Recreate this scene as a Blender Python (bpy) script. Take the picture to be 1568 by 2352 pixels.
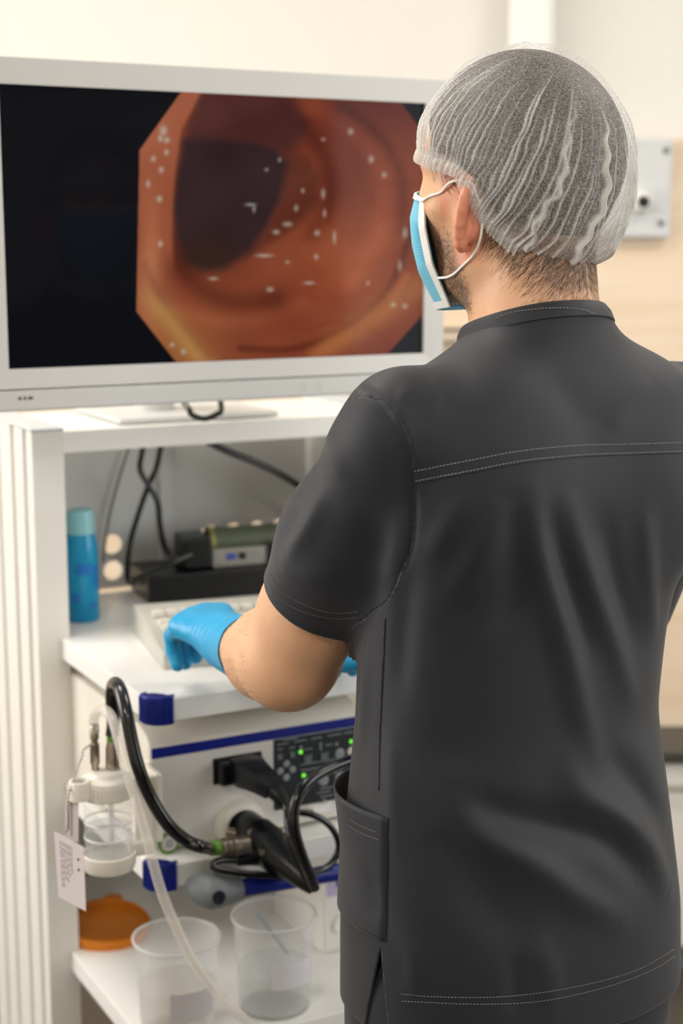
import bpy, bmesh, math, random
import numpy as np
from mathutils import Vector, Matrix
from mathutils.bvhtree import BVHTree

for _o in list(bpy.data.objects):
    bpy.data.objects.remove(_o, do_unlink=True)
SC = bpy.context.scene
COL = SC.collection
random.seed(7)
RNG = np.random.default_rng(11)

# ------------------------------------------------------------------ camera
FPX, CAMH = 3600.0, 1.55                      # focal length in pixels of the 1568 x 2352 frame
PITCH = math.atan(626 / FPX)
cam = bpy.data.cameras.new('camera')
cam.sensor_fit = 'VERTICAL'
cam.sensor_height = 36.0
cam.lens = FPX / 2352 * 36.0
cam.clip_start = 0.05
cam.dof.use_dof = True
cam.dof.focus_distance = 1.45
cam.dof.aperture_fstop = 4.2
camo = bpy.data.objects.new('camera', cam)
COL.objects.link(camo)
camo.location = (0, 0, CAMH)
camo.rotation_euler = (math.pi / 2 - PITCH, 0, 0)
SC.camera = camo

# ------------------------------------------------------------------ colour management
SC.view_settings.view_transform = 'Standard'
SC.view_settings.look = 'None'
SC.view_settings.gamma = 1.0
SC.view_settings.use_curve_mapping = False
SC.view_settings.exposure = 0.16
# light paths: enough for an indoor scene, keeps render times modest
SC.cycles.max_bounces = 6
SC.cycles.diffuse_bounces = 4
SC.cycles.glossy_bounces = 3
SC.cycles.transmission_bounces = 4
SC.cycles.transparent_max_bounces = 12
SC.cycles.caustics_reflective = False
SC.cycles.caustics_refractive = False
SC.cycles.use_adaptive_sampling = True
SC.cycles.adaptive_threshold = 0.08
SC.cycles.adaptive_min_samples = 12

# ------------------------------------------------------------------ world and lights
wd = bpy.data.worlds.new('world')
SC.world = wd
wd.use_nodes = True
wd.node_tree.nodes['Background'].inputs[0].default_value = (0.95, 0.96, 1.0, 1)
wd.node_tree.nodes['Background'].inputs[1].default_value = 0.30


def area(name, loc, aim, sx, sy, power, col):
    l = bpy.data.lights.new(name, 'AREA')
    l.shape = 'RECTANGLE'
    l.size, l.size_y = sx, sy
    l.energy = power
    l.color = col
    o = bpy.data.objects.new(name, l)
    COL.objects.link(o)
    o.location = loc
    d = Vector(aim) - Vector(loc)
    o.rotation_euler = d.to_track_quat('-Z', 'Y').to_euler()
    return o


CEIL = 2.70
PANELS = [(-0.65, 2.00), (1.15, 2.00), (-0.75, -0.40), (1.15, -0.40)]
POW = [13, 10, 15, 19]
for (lx, ly), pw in zip(PANELS, POW):
    area('ceiling_panel_light', (lx, ly, CEIL - 0.035), (lx, ly, 0), 0.56, 0.56, pw, (1.0, 0.962, 0.915))
# daylight through the windows in the left and right walls
area('window_light', (-2.42, 1.75, 1.62), (0.2, 1.75, 1.3), 1.4, 1.25, 40, (1.0, 0.965, 0.92))
area('window_light', (2.42, 1.15, 1.62), (0.2, 1.35, 1.3), 1.3, 1.25, 24, (0.95, 0.98, 1.0))


# ------------------------------------------------------------------ helpers: view geometry used to size things
_cp, _sp = math.cos(PITCH), math.sin(PITCH)
_R, _F, _U = np.array([1., 0, 0]), np.array([0, _cp, -_sp]), np.array([0, _sp, _cp])
_C = np.array([0, 0, CAMH])


def ray(x, y):
    return (x - 784) / FPX * _R - (y - 1176) / FPX * _U + _F


def at(x, y, d):
    return _C + d * ray(x, y)


def onz(x, y, z):
    r = ray(x, y)
    return _C + r * ((z - CAMH) / r[2])


def onplane(x, y, P, n):
    r = ray(x, y)
    return _C + r * (np.dot(P - _C, n) / np.dot(r, n))


def proj(P):
    v = np.asarray(P) - _C
    d = v @ _F
    return np.stack([784 + FPX * (v @ _R) / d, 1176 - FPX * (v @ _U) / d, d], -1)


# trolley frame: x = along its front, y = into its depth, z = up
CA = math.atan2(6879, FPX / _cp)
CW = np.array([math.sin(CA), math.cos(CA), 0])
CD = np.array([-math.cos(CA), math.sin(CA), 0])
CO = onz(345, 1612, 1.01)
CO[2] = 0
CROT = math.atan2(CW[1], CW[0])
K = Matrix.Translation(Vector(CO)) @ Matrix.Rotation(CROT, 4, 'Z')
KI = K.inverted()


def tok(P):                                    # world -> trolley frame
    v = np.asarray(P) - CO
    return np.array([v @ CW, v @ CD, v[2]])


def fp(x, y, D):                               # point on a plane parallel to the trolley front
    return tok(onplane(x, y, CO + D * CD, CD))


# ------------------------------------------------------------------ helpers: materials
def lin(c):
    out = []
    for v in c[:3]:
        v = v / 255.0
        out.append(v / 12.92 if v <= 0.04045 else ((v + 0.055) / 1.055) ** 2.4)
    return (*out, 1.0)


MATS = {}


def M(name, rgb, rough=0.5, metal=0.0, var=0.05, vscale=6.0, bump=0.0, bscale=60.0, spec=0.5,
      sheen=0.0, coat=0.0, sss=0.0, trans=0.0, ior=1.45, alpha=1.0, emit=None, estr=0.0, attr=None):
    if name in MATS:
        return MATS[name]
    m = bpy.data.materials.new(name)
    m.use_nodes = True
    nt = m.node_tree
    b = nt.nodes['Principled BSDF']
    c = lin(rgb)
    tc = nt.nodes.new('ShaderNodeTexCoord')
    if var > 0:
        n = nt.nodes.new('ShaderNodeTexNoise')
        n.inputs['Scale'].default_value = vscale
        n.inputs['Detail'].default_value = 4
        nt.links.new(tc.outputs['Object'], n.inputs['Vector'])
        mx = nt.nodes.new('ShaderNodeMix')
        mx.data_type = 'RGBA'
        mx.inputs[6].default_value = tuple(min(1, v * (1 - var)) for v in c[:3]) + (1,)
        mx.inputs[7].default_value = tuple(min(1, v * (1 + var)) for v in c[:3]) + (1,)
        nt.links.new(n.outputs['Fac'], mx.inputs[0])
        colout = mx.outputs[2]
        nt.links.new(colout, b.inputs['Base Color'])
    else:
        b.inputs['Base Color'].default_value = c
    b.inputs['Roughness'].default_value = rough
    b.inputs['Metallic'].default_value = metal
    b.inputs['Specular IOR Level'].default_value = spec
    b.inputs['IOR'].default_value = ior
    b.inputs['Sheen Weight'].default_value = sheen
    b.inputs['Coat Weight'].default_value = coat
    b.inputs['Subsurface Weight'].default_value = sss
    if sss > 0:
        b.inputs['Subsurface Radius'].default_value = (1.0, 0.35, 0.2)
        b.inputs['Subsurface Scale'].default_value = 0.012
    b.inputs['Transmission Weight'].default_value = trans
    b.inputs['Alpha'].default_value = alpha
    if emit:
        b.inputs['Emission Color'].default_value = lin(emit)
        b.inputs['Emission Strength'].default_value = estr
    if bump > 0:
        n2 = nt.nodes.new('ShaderNodeTexNoise')
        n2.inputs['Scale'].default_value = bscale
        n2.inputs['Detail'].default_value = 3
        nt.links.new(tc.outputs['Object'], n2.inputs['Vector'])
        bp = nt.nodes.new('ShaderNodeBump')
        bp.inputs['Strength'].default_value = bump
        bp.inputs['Distance'].default_value = 0.002
        nt.links.new(n2.outputs['Fac'], bp.inputs['Height'])
        nt.links.new(bp.outputs['Normal'], b.inputs['Normal'])
    MATS[name] = m
    return m


def thin_clear(name, rgb, keep=0.3, rough=0.25, spec=0.5):
    """thin translucent plastic or glass wall: part of the light passes straight through"""
    if name in MATS:
        return MATS[name]
    m = bpy.data.materials.new(name)
    m.use_nodes = True
    nt = m.node_tree
    b = nt.nodes['Principled BSDF']
    b.inputs['Base Color'].default_value = lin(rgb)
    b.inputs['Roughness'].default_value = rough
    b.inputs['Specular IOR Level'].default_value = spec
    b.inputs['Subsurface Weight'].default_value = 0
    t = nt.nodes.new('ShaderNodeBsdfTransparent')
    t.inputs[0].default_value = (0.97, 0.97, 0.97, 1)
    mx = nt.nodes.new('ShaderNodeMixShader')
    n = nt.nodes.new('ShaderNodeTexNoise')
    n.inputs['Scale'].default_value = 9
    tc = nt.nodes.new('ShaderNodeTexCoord')
    nt.links.new(tc.outputs['Object'], n.inputs['Vector'])
    mr = nt.nodes.new('ShaderNodeMapRange')
    mr.inputs[3].default_value = keep * 0.85
    mr.inputs[4].default_value = keep * 1.15
    nt.links.new(n.outputs['Fac'], mr.inputs[0])
    nt.links.new(mr.outputs[0], mx.inputs[0])
    nt.links.new(t.outputs[0], mx.inputs[1])
    nt.links.new(b.outputs[0], mx.inputs[2])
    nt.links.new(mx.outputs[0], nt.nodes['Material Output'].inputs[0])
    MATS[name] = m
    return m


# ------------------------------------------------------------------ helpers: shapes (vertex list, face list)
def box(x0, x1, y0, y1, z0, z1, bev=0.0, seg=2):
    bm = bmesh.new()
    bmesh.ops.create_cube(bm, size=1)
    for v in bm.verts:
        v.co = Vector(((x0 + x1) / 2 + v.co.x * (x1 - x0), (y0 + y1) / 2 + v.co.y * (y1 - y0),
                       (z0 + z1) / 2 + v.co.z * (z1 - z0)))
    if bev > 0:
        bmesh.ops.bevel(bm, geom=bm.edges[:], offset=bev, segments=seg, affect='EDGES', profile=0.5)
    return frombm(bm)


def frombm(bm):
    bm.verts.index_update()
    V = np.array([v.co[:] for v in bm.verts], dtype=float)
    F = [tuple(v.index for v in f.verts) for f in bm.faces]
    bm.free()
    return V, F


def merge(*parts):
    V, F, n = [], [], 0
    for v, f in parts:
        v = np.asarray(v, float).reshape(-1, 3)
        V.append(v)
        F += [tuple(i + n for i in q) for q in f]
        n += len(v)
    return np.concatenate(V), F


def xf(shape, mat):
    V, F = shape
    m = np.array(mat)
    return V @ m[:3, :3].T + m[:3, 3], F


def shift(shape, d):
    return np.asarray(shape[0]) + np.asarray(d, float), shape[1]


def lathe(prof, n=32, c=(0, 0, 0), axis=None, caps=True):
    """prof: (radius, height) pairs from bottom to top around z (or around axis)"""
    V, F = [], []
    for r, z in prof:
        for k in range(n):
            a = 2 * math.pi * k / n
            V.append((r * math.cos(a), r * math.sin(a), z))
    for i in range(len(prof) - 1):
        for k in range(n):
            k2 = (k + 1) % n
            F.append((i * n + k, i * n + k2, (i + 1) * n + k2, (i + 1) * n + k))
    if caps:
        F.append(tuple(range(n - 1, -1, -1)))
        F.append(tuple((len(prof) - 1) * n + k for k in range(n)))
    V = np.array(V)
    if axis is not None:
        q = Vector((0, 0, 1)).rotation_difference(Vector(axis)).to_matrix()
        V = V @ np.array(q).T
    return V + np.asarray(c, float), F


def catmull(P, per=8):
    P = [np.asarray(p, float) for p in P]
    Q = [2 * P[0] - P[1]] + P + [2 * P[-1] - P[-2]]
    out = []
    for i in range(1, len(Q) - 2):
        p0, p1, p2, p3 = Q[i - 1], Q[i], Q[i + 1], Q[i + 2]
        for k in range(per):
            t = k / per
            out.append(0.5 * (2 * p1 + (p2 - p0) * t + (2 * p0 - 5 * p1 + 4 * p2 - p3) * t * t
                              + (3 * p1 - p0 - 3 * p2 + p3) * t ** 3))
    out.append(P[-1])
    return np.array(out)


def tube(P, r, n=10, per=8, smooth=True, caps=True, sq=0.0, asp=1.0):
    P = catmull(P, per) if smooth else np.array([np.asarray(p, float) for p in P])
    m = len(P)
    rr = np.interp(np.linspace(0, 1, m), np.linspace(0, 1, len(r)), r) if np.ndim(r) else np.full(m, r)
    T = np.gradient(P, axis=0)
    T /= np.linalg.norm(T, axis=1)[:, None] + 1e-12
    a = np.array([0, 0, 1.]) if abs(T[0][2]) < 0.9 else np.array([1., 0, 0])
    u = np.cross(T[0], a)
    u /= np.linalg.norm(u)
    V, F = [], []
    for i in range(m):
        u = u - T[i] * (u @ T[i])
        u /= np.linalg.norm(u) + 1e-12
        w = np.cross(T[i], u)
        for k in range(n):
            t = 2 * math.pi * k / n
            q = 1.0 / max(abs(math.cos(t)), abs(math.sin(t))) ** sq
            V.append(P[i] + rr[i] * q * (math.cos(t) * u + asp * math.sin(t) * w))
    for i in range(m - 1):
        for k in range(n):
            k2 = (k + 1) % n
            F.append((i * n + k, i * n + k2, (i + 1) * n + k2, (i + 1) * n + k))
    if caps:
        F.append(tuple(range(n - 1, -1, -1)))
        F.append(tuple((m - 1) * n + k for k in range(n)))
    return np.array(V), F


def prism(poly, z0, z1, bev=0.0):
    """extrude a counter-clockwise polygon of (x, y) between two heights"""
    bm = bmesh.new()
    vs = [bm.verts.new((x, y, z0)) for x, y in poly]
    f = bm.faces.new(vs)
    r = bmesh.ops.extrude_face_region(bm, geom=[f])
    for g in r['geom']:
        if isinstance(g, bmesh.types.BMVert):
            g.co.z = z1
    bmesh.ops.recalc_face_normals(bm, faces=bm.faces[:])
    if bev > 0:
        ed = [e for e in bm.edges if abs(e.verts[0].co.z - e.verts[1].co.z) < 1e-9]
        bmesh.ops.bevel(bm, geom=ed, offset=bev, segments=2, affect='EDGES', profile=0.5)
    return frombm(bm)


def rrect(x0, x1, y0, y1, r, n=5):
    P = []
    for cx, cy, a0 in ((x1 - r, y0 + r, -90), (x1 - r, y1 - r, 0), (x0 + r, y1 - r, 90), (x0 + r, y0 + r, 180)):
        for k in range(n + 1):
            a = math.radians(a0 + 90 * k / n)
            P.append((cx + r * math.cos(a), cy + r * math.sin(a)))
    return P


# ------------------------------------------------------------------ helpers: objects
WORLD_OF = {}


def tag(o, label=None, cat=None, group=None, kind=None):
    if label:
        o['label'] = label
    if cat:
        o['category'] = cat
    if group:
        o['group'] = group
    if kind:
        o['kind'] = kind
    return o


def thing(name, base, label, cat, rotz=0.0, group=None, frame=None):
    """an Empty at the base of a thing; base is in the given frame"""
    o = bpy.data.objects.new(name, None)
    COL.objects.link(o)
    o.empty_display_size = 0.05
    b = Vector([float(v) for v in base])
    if frame is not None:
        b = frame @ b
    m = Matrix.Translation(b) @ Matrix.Rotation(rotz, 4, 'Z')
    o.matrix_world = m
    WORLD_OF[o.name] = m
    return tag(o, label, cat, group)


def mk(name, shape, mat, parent=None, frame=None, smooth=None, **kw):
    """link a shape given in the frame (default world) as one mesh object; smooth = angle in degrees"""
    V, F = shape
    V = np.asarray(V, float)
    if frame is not None:
        m = np.array(frame)
        V = V @ m[:3, :3].T + m[:3, 3]
    if parent is not None:
        base = WORLD_OF[parent.name]
    else:
        lo, hi = V.min(0), V.max(0)
        base = Matrix.Translation(Vector(((lo[0] + hi[0]) / 2, (lo[1] + hi[1]) / 2, lo[2])))
    mi = np.array(base.inverted())
    V = V @ mi[:3, :3].T + mi[:3, 3]
    me = bpy.data.meshes.new(name)
    me.from_pydata(V.tolist(), [], F)
    me.update()
    if smooth is not None:
        me.shade_smooth()
        if smooth < 180:
            me.set_sharp_from_angle(angle=math.radians(smooth))
    me.materials.append(mat)
    o = bpy.data.objects.new(name, me)
    COL.objects.link(o)
    if parent is not None:
        o.parent = parent
        WORLD_OF[o.name] = base
    else:
        o.matrix_world = base
        WORLD_OF[o.name] = base
    tag(o, **kw)
    return o


def clone(src, name, d, parent, frame=None):
    """another part sharing the mesh of src, moved by d (given in the frame)"""
    o = bpy.data.objects.new(name, src.data)
    COL.objects.link(o)
    o.parent = parent
    v = Vector([float(x) for x in d])
    if frame is not None:
        v = frame.to_3x3() @ v
    v = WORLD_OF[parent.name].inverted().to_3x3() @ v
    o.location = v
    WORLD_OF[o.name] = WORLD_OF[parent.name] @ Matrix.Translation(v)
    return o

# ================================================================== materials
m_wall = M('wall_paint', (229, 225, 217), 0.75, var=0.02, vscale=1.2, bump=0.05, bscale=120)
m_ceil = M('ceiling_paint', (240, 238, 232), 0.8, var=0.02)
m_trim = M('trim_white', (242, 241, 236), 0.45, var=0.02)
m_floor = M('floor_vinyl', (74, 68, 60), 0.45, var=0.15, vscale=8)
m_wht = M('white_laminate', (238, 237, 233), 0.34, var=0.015)
m_pow = M('white_powder_coat', (232, 229, 222), 0.42, var=0.02)
m_pla = M('cream_plastic', (230, 224, 212), 0.4, var=0.02)
m_plg = M('light_grey_plastic', (206, 206, 203), 0.42, var=0.02)
m_gry = M('grey_plastic', (122, 128, 130), 0.45, var=0.04)
m_gpn = M('grey_sheet_metal', (204, 204, 201), 0.45, var=0.03)
m_blu = M('blue_plastic', (12, 32, 128), 0.35, var=0.06)
m_blk = M('black_plastic', (17, 18, 20), 0.32, var=0.1)
m_rub = M('black_rubber', (14, 14, 15), 0.22, var=0.1, coat=0.3)
m_met = M('brushed_steel', (176, 164, 150), 0.28, metal=1.0, var=0.06)
m_grn = M('green_plastic', (112, 158, 66), 0.4, var=0.05)
m_led = M('green_lamp', (60, 150, 40), 0.3, var=0.0, emit=(110, 225, 60), estr=1.1)
m_led.cycles.emission_sampling = 'NONE'
m_pnl = M('dark_control_panel', (40, 46, 50), 0.35, var=0.05)
m_btn = M('grey_button_print', (150, 158, 160), 0.4, var=0.05)
m_prt = M('printed_marks', (110, 104, 108), 0.6, var=0.05)
m_card = M('card_paper', (216, 206, 206), 0.6, var=0.02)
m_alu = M('aluminium_profile', (206, 207, 212), 0.35, metal=0.35, var=0.02)


def wood(name, c1, c2):
    if name in MATS:
        return MATS[name]
    m = bpy.data.materials.new(name)
    m.use_nodes = True
    nt = m.node_tree
    b = nt.nodes['Principled BSDF']
    tc = nt.nodes.new('ShaderNodeTexCoord')
    mp = nt.nodes.new('ShaderNodeMapping')
    mp.inputs['Scale'].default_value = (0.8, 5, 7)
    n = nt.nodes.new('ShaderNodeTexNoise')
    n.inputs['Scale'].default_value = 2.2
    n.inputs['Detail'].default_value = 6
    n.inputs['Distortion'].default_value = 0.6
    cr = nt.nodes.new('ShaderNodeValToRGB')
    cr.color_ramp.elements[0].color = lin(c1)
    cr.color_ramp.elements[1].color = lin(c2)
    cr.color_ramp.elements[0].position = 0.3
    cr.color_ramp.elements[1].position = 0.7
    nt.links.new(tc.outputs['Object'], mp.inputs[0])
    nt.links.new(mp.outputs[0], n.inputs['Vector'])
    nt.links.new(n.outputs['Fac'], cr.inputs[0])
    nt.links.new(cr.outputs[0], b.inputs['Base Color'])
    b.inputs['Roughness'].default_value = 0.5
    MATS[name] = m
    return m


m_wood = wood('pale_birch', (224, 198, 168), (238, 220, 198))

# ================================================================== the room
X0, X1, Y0, Y1 = -2.5, 2.5, -1.9, 3.30


def struct(name, shape, mat, parent=None, **kw):
    o = mk(name, shape, mat, parent, **kw)
    if parent is None:
        o['kind'] = 'structure'
    return o


struct('floor', box(X0 - .1, X1 + .1, Y0 - .1, Y1 + .1, -0.05, 0.0), m_floor)
struct('ceiling', box(X0 - .1, X1 + .1, Y0 - .1, Y1 + .1, CEIL, CEIL + 0.05), m_ceil)
wb = struct('wall_back', box(X0, X1, Y1, Y1 + 0.08, 0, CEIL), m_wall)
struct('wall_front', box(X0, X1, Y0 - 0.08, Y0, 0, CEIL), m_wall)
# side walls, each with a window opening
for nm, xa, xb, ya, yb in (('left', X0 - .08, X0, 1.0, 2.5), ('right', X1, X1 + .08, .45, 1.85)):
    struct('wall_' + nm, merge(box(xa, xb, Y0, ya, 0, CEIL), box(xa, xb, yb, Y1, 0, CEIL), box(xa, xb, ya, yb, 0, .92), box(xa, xb, ya, yb, 2.28, CEIL)), m_wall)
    xm, ym = (xa + xb) / 2, (ya + yb) / 2
    wn = thing('window_1' if nm == 'left' else 'window_2', (xm, ym, .92), None, None)
    wn['kind'] = 'structure'
    mk('window_frame', merge(box(xm - .02, xm + .02, ya, ya + .05, .92, 2.28), box(xm - .02, xm + .02, yb - .05, yb, .92, 2.28), box(xm - .02, xm + .02, ya + .05, yb - .05, .92, .97),
                             box(xm - .02, xm + .02, ya + .05, yb - .05, 2.23, 2.28), box(xm - .02, xm + .02, ym - .02, ym + .02, .97, 2.23)), m_trim, wn)
    for a, b_ in ((ya + .05, ym - .02), (ym + .02, yb - .05)):
        mk('pane', box(xm - .003, xm + .003, a, b_, .97, 2.23), thin_clear('window_glass', (235, 240, 245), 0.08, 0.05), wn)
# pale wood panelling on the lower part of the back wall, sheet by sheet
PZ = 1.752
for k, (a, b_) in enumerate(((-2.5, -1.3), (-1.297, -0.1), (-0.097, 1.1), (1.103, 2.5))):
    mk('wall_panel', box(a, b_, Y1 - 0.012, Y1, 0.0, PZ, 0.002, 1), m_wood, wb)
# boxed-in pipe running up the wall
struct('trim_1', prism(rrect(0.335, 0.425, Y1 - 0.075, Y1 + 0.0, 0.022), PZ, CEIL), m_trim, smooth=40)
# ceiling light panels
for i, (lx, ly) in enumerate(PANELS):
    where = ('above the trolley', 'above the low cabinet', 'near the front wall on the left', 'near the front wall on the right')[i]
    t = thing('ceiling_light', (lx, ly, CEIL - 0.03), 'square white ceiling light panel ' + where, 'ceiling light',
              group='ceiling light panels')
    mk('frame', merge(box(lx - .31, lx + .31, ly - .31, ly - .285, CEIL - .03, CEIL), box(lx - .31, lx + .31, ly + .285, ly + .31, CEIL - .03, CEIL),
                      box(lx - .31, lx - .285, ly - .285, ly + .285, CEIL - .03, CEIL), box(lx + .285, lx + .31, ly - .285, ly + .285, CEIL - .03, CEIL)), m_trim, t)
    mk('diffuser', box(lx - .285, lx + .285, ly - .285, ly + .285, CEIL - .02, CEIL - .012),
       M('light_diffuser', (250, 246, 238), 0.5, var=0, emit=(255, 246, 232), estr=3.0), t)

# wall plate behind the person's cap
t = thing('wall_unit', (0.60, Y1 - .04, 1.55), 'light grey wall unit with screws and a black socket beside the cap', 'wall unit')
mk('plate', box(0.50, 0.672, Y1 - 0.045, Y1 - 0.012, 1.553, 1.752, 0.006), M('wall_unit_grey', (205, 207, 208), .45, var=.02), t)
for sx, sz in ((0.658, 1.728), (0.652, 1.583), (0.515, 1.728), (0.515, 1.583)):
    mk('screw', lathe([(0.007, 0), (0.007, .003), (0.004, .004)], 16, (sx, Y1 - .045, sz), (0, -1, 0)), m_gry, t, smooth=40)
mk('socket_collar', lathe([(0.024, 0), (0.023, .012), (0.017, .03), (.0155, .034), (.013, .034)], 24, (0.607, Y1 - .045, 1.626), (0, -1, 0)), m_trim, t, smooth=40)
mk('socket_hole', lathe([(0.0120, 0), (0.0120, .036), (.0105, .0365)], 20, (0.609, Y1 - .045, 1.625), (0, -1, 0)), m_blk, t, smooth=40)

# rail unit on the wall right of the monitor
t = thing('wall_rail', (0.27, Y1 - .04, 1.33), 'pale wall rail with two dark grooves between monitor and neck', 'wall rail')
mk('rail_body', box(0.20, 0.33, Y1 - 0.04, Y1 - 0.012, 1.330, 1.372, 0.003), M('rail_beige', (205, 190, 168), .5), t)
for z in (1.3365, 1.3625):
    mk('groove', box(0.203, 0.327, Y1 - 0.0415, Y1 - 0.039, z, z + .006), M('groove_brown', (96, 84, 72), .6), t)

# low cabinet along the back wall on the right
t = thing('low_cabinet', (1.4, 3.2, 0), 'low white cabinet with narrow dark top along the wall', 'cabinet')
mk('worktop', box(0.47, 2.4, 3.105, 3.286, 0.482, 0.506, 0.003), M('dark_worktop', (64, 62, 58), .4), t)
mk('carcass', box(0.50, 2.38, 3.14, 3.286, 0.06, 0.482), m_wht, t)
for k in range(4):
    a = 0.51 + k * 0.467
    d = mk('door', box(a, a + .455, 3.122, 3.14, 0.07, 0.475, 0.003), M('cabinet_door', (226, 222, 214), .4), t)
    mk('handle', tube([(a + .15, 3.122, .43), (a + .15, 3.10, .43), (a + .30, 3.10, .43), (a + .30, 3.122, .43)], .005, 8, smooth=False), m_met, d, smooth=40)
mk('plinth', box(0.53, 2.35, 3.16, 3.28, 0.0, 0.06), m_gry, t)

# ================================================================== trolley
cart = thing('equipment_trolley', (0.25, 0.3, 0), 'white medical equipment trolley with blue shelf corners and handle', 'trolley', rotz=CROT, frame=K)
PB = 0.62                                     # rear face of the side posts
ZT = 1.297                                    # top of the posts


def post_profile(x0, x1, s):
    # outer face has two rounded grooves running its whole length
    y0 = 0.337
    out = [(x0, y0)]
    if s < 0:
        P = [(x1, y0), (x1, PB), (x0, PB)]
        for c in (0.560, 0.500, 0.430, 0.372):
            P += [(x0, c + .009), (x0 + .006, c + .007), (x0 + .006, c - .007), (x0, c - .009)]
        P += [(x0, y0)]
    else:
        P = [(x0, y0), (x1, y0)]
        for c in (0.372, 0.430, 0.500, 0.560):
            P += [(x1, c - .009), (x1 - .006, c - .007), (x1 - .006, c + .007), (x1, c + .009)]
        P += [(x1, PB), (x0, PB)]
    return P


for s, (a, b_) in ((-1, (-0.032, 0.012)), (1, (0.512, 0.556))):
    po = mk('post', prism(post_profile(a, b_, s), 0.09, ZT), m_pow, cart, K)
    xo = a + .004 if s < 0 else b_ - .006
    for c in (0.372, 0.430, 0.500, 0.560):
        mk('groove_strip', box(xo + .0012, xo + .0022, c - .0068, c + .0068, 0.10, ZT - .004), m_alu, po, K)
    mk('post_cap', box(a - .001, b_ + .001, .336, PB + .001, ZT, ZT + .004, .0015), M('cap_grey', (196, 202, 208), .4), po, K)


def shelf(name, z0, z1, y0, mat):
    return mk(name, prism([(0.512, y0 + .02 if y0 < .1 else y0)] + [(0.512, .58), (0.012, .58)] + ([(0.012, .3365), (0.0, .3365), (0.0, .02)] +
              [(0.02 - .02 * math.cos(math.radians(q)), .02 - .02 * math.sin(math.radians(q))) for q in (15, 30, 45, 60, 75)] + [(0.02, 0.0), (0.492, 0.0)] +
              [(0.492 + .02 * math.sin(math.radians(q)), .02 - .02 * math.cos(math.radians(q))) for q in (15, 30, 45, 60, 75)] if y0 < .1 else [(0.012, y0)]), z0, z1, .0012), mat, cart, K)


def corner_cap(zt, zb, x=0.0):
    """ribbed blue cap wrapped round the front corner of a shelf"""
    P = []
    n = 26
    pts = [(0.0, 0.026), (0.0, 0.02)] + [(0.02 - .02 * math.cos(math.radians(q)), .02 - .02 * math.sin(math.radians(q))) for q in range(10, 90, 10)] + [(0.02, 0.0), (0.027, 0.0)]
    outer = [(px_ - (0.004 if True else 0) * (1 - min(1, px_ / .03)), py_ - 0.004 * (1 - min(1, py_ / .03))) for px_, py_ in pts]
    inner = [(px_ + .006, py_ + .006) for px_, py_ in pts]
    body = prism((outer + inner[::-1]) if x == 0 else [(x - a, b) for a, b in (outer + inner[::-1])][::-1], zb - .003, zt + .004, .001)
    ribs = []
    for k, (a, b) in enumerate(outer):
        ribs.append(lathe([(0.0012, zb - .002), (0.0012, zt + .001)], 6, ((a if x == 0 else x - a), b, 0)))
    lip = prism([(0.001, .024), (0.001, .019), (.008, .007), (.019, .001), (.026, .001), (.022, .012), (.012, .022)] if x == 0 else
                [(x - a, b) for a, b in [(0.001, .024), (0.001, .019), (.008, .007), (.019, .001), (.026, .001), (.022, .012), (.012, .022)]][::-1], zt, zt + .004, .001)
    o = mk('corner_cap', merge(body, lip), m_blu, cart, K, smooth=30)
    mk('ribs', merge(*ribs), m_blu, o, K, smooth=60)


sh1 = shelf('keyboard_shelf', 0.982, 1.010, 0.0, m_wht)
sh2 = shelf('processor_shelf', 0.772, 0.800, 0.0, m_wht)
sh3 = shelf('bottom_shelf', 0.524, 0.552, 0.0, m_wht)
shelf('top_shelf', 1.266, 1.296, 0.337, m_wht)
for zt in (1.010, 0.800, 0.552):
    corner_cap(zt, zt - .028)
    corner_cap(zt, zt - .028, 0.512)

# perforated rear panel
def holed_panel(x0, x1, z0, z1, y0, y1, holes, r):
    bm = bmesh.new()
    geo = []
    def loop(pts, y):
        vs = [bm.verts.new((a, y, b)) for a, b in pts]
        return [bm.edges.new((vs[i], vs[(i + 1) % len(vs)])) for i in range(len(vs))], vs
    rings = []
    for y in (y0, y1):
        es, _ = loop([(x0, z0), (x1, z0), (x1, z1), (x0, z1)], y)
        rr = []
        for hx, hz in holes:
            e, v = loop([(hx + r * math.cos(2 * math.pi * k / 24), hz + r * math.sin(2 * math.pi * k / 24)) for k in range(24)], y)
            es += e
            rr.append(v)
        bmesh.ops.triangle_fill(bm, use_beauty=True, use_dissolve=False, edges=es)
        rings.append(rr)
    for a, b in zip(*rings):
        for k in range(24):
            bm.faces.new((a[k], a[(k + 1) % 24], b[(k + 1) % 24], b[k]))
    bmesh.ops.recalc_face_normals(bm, faces=bm.faces[:])
    return frombm(bm)


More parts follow.
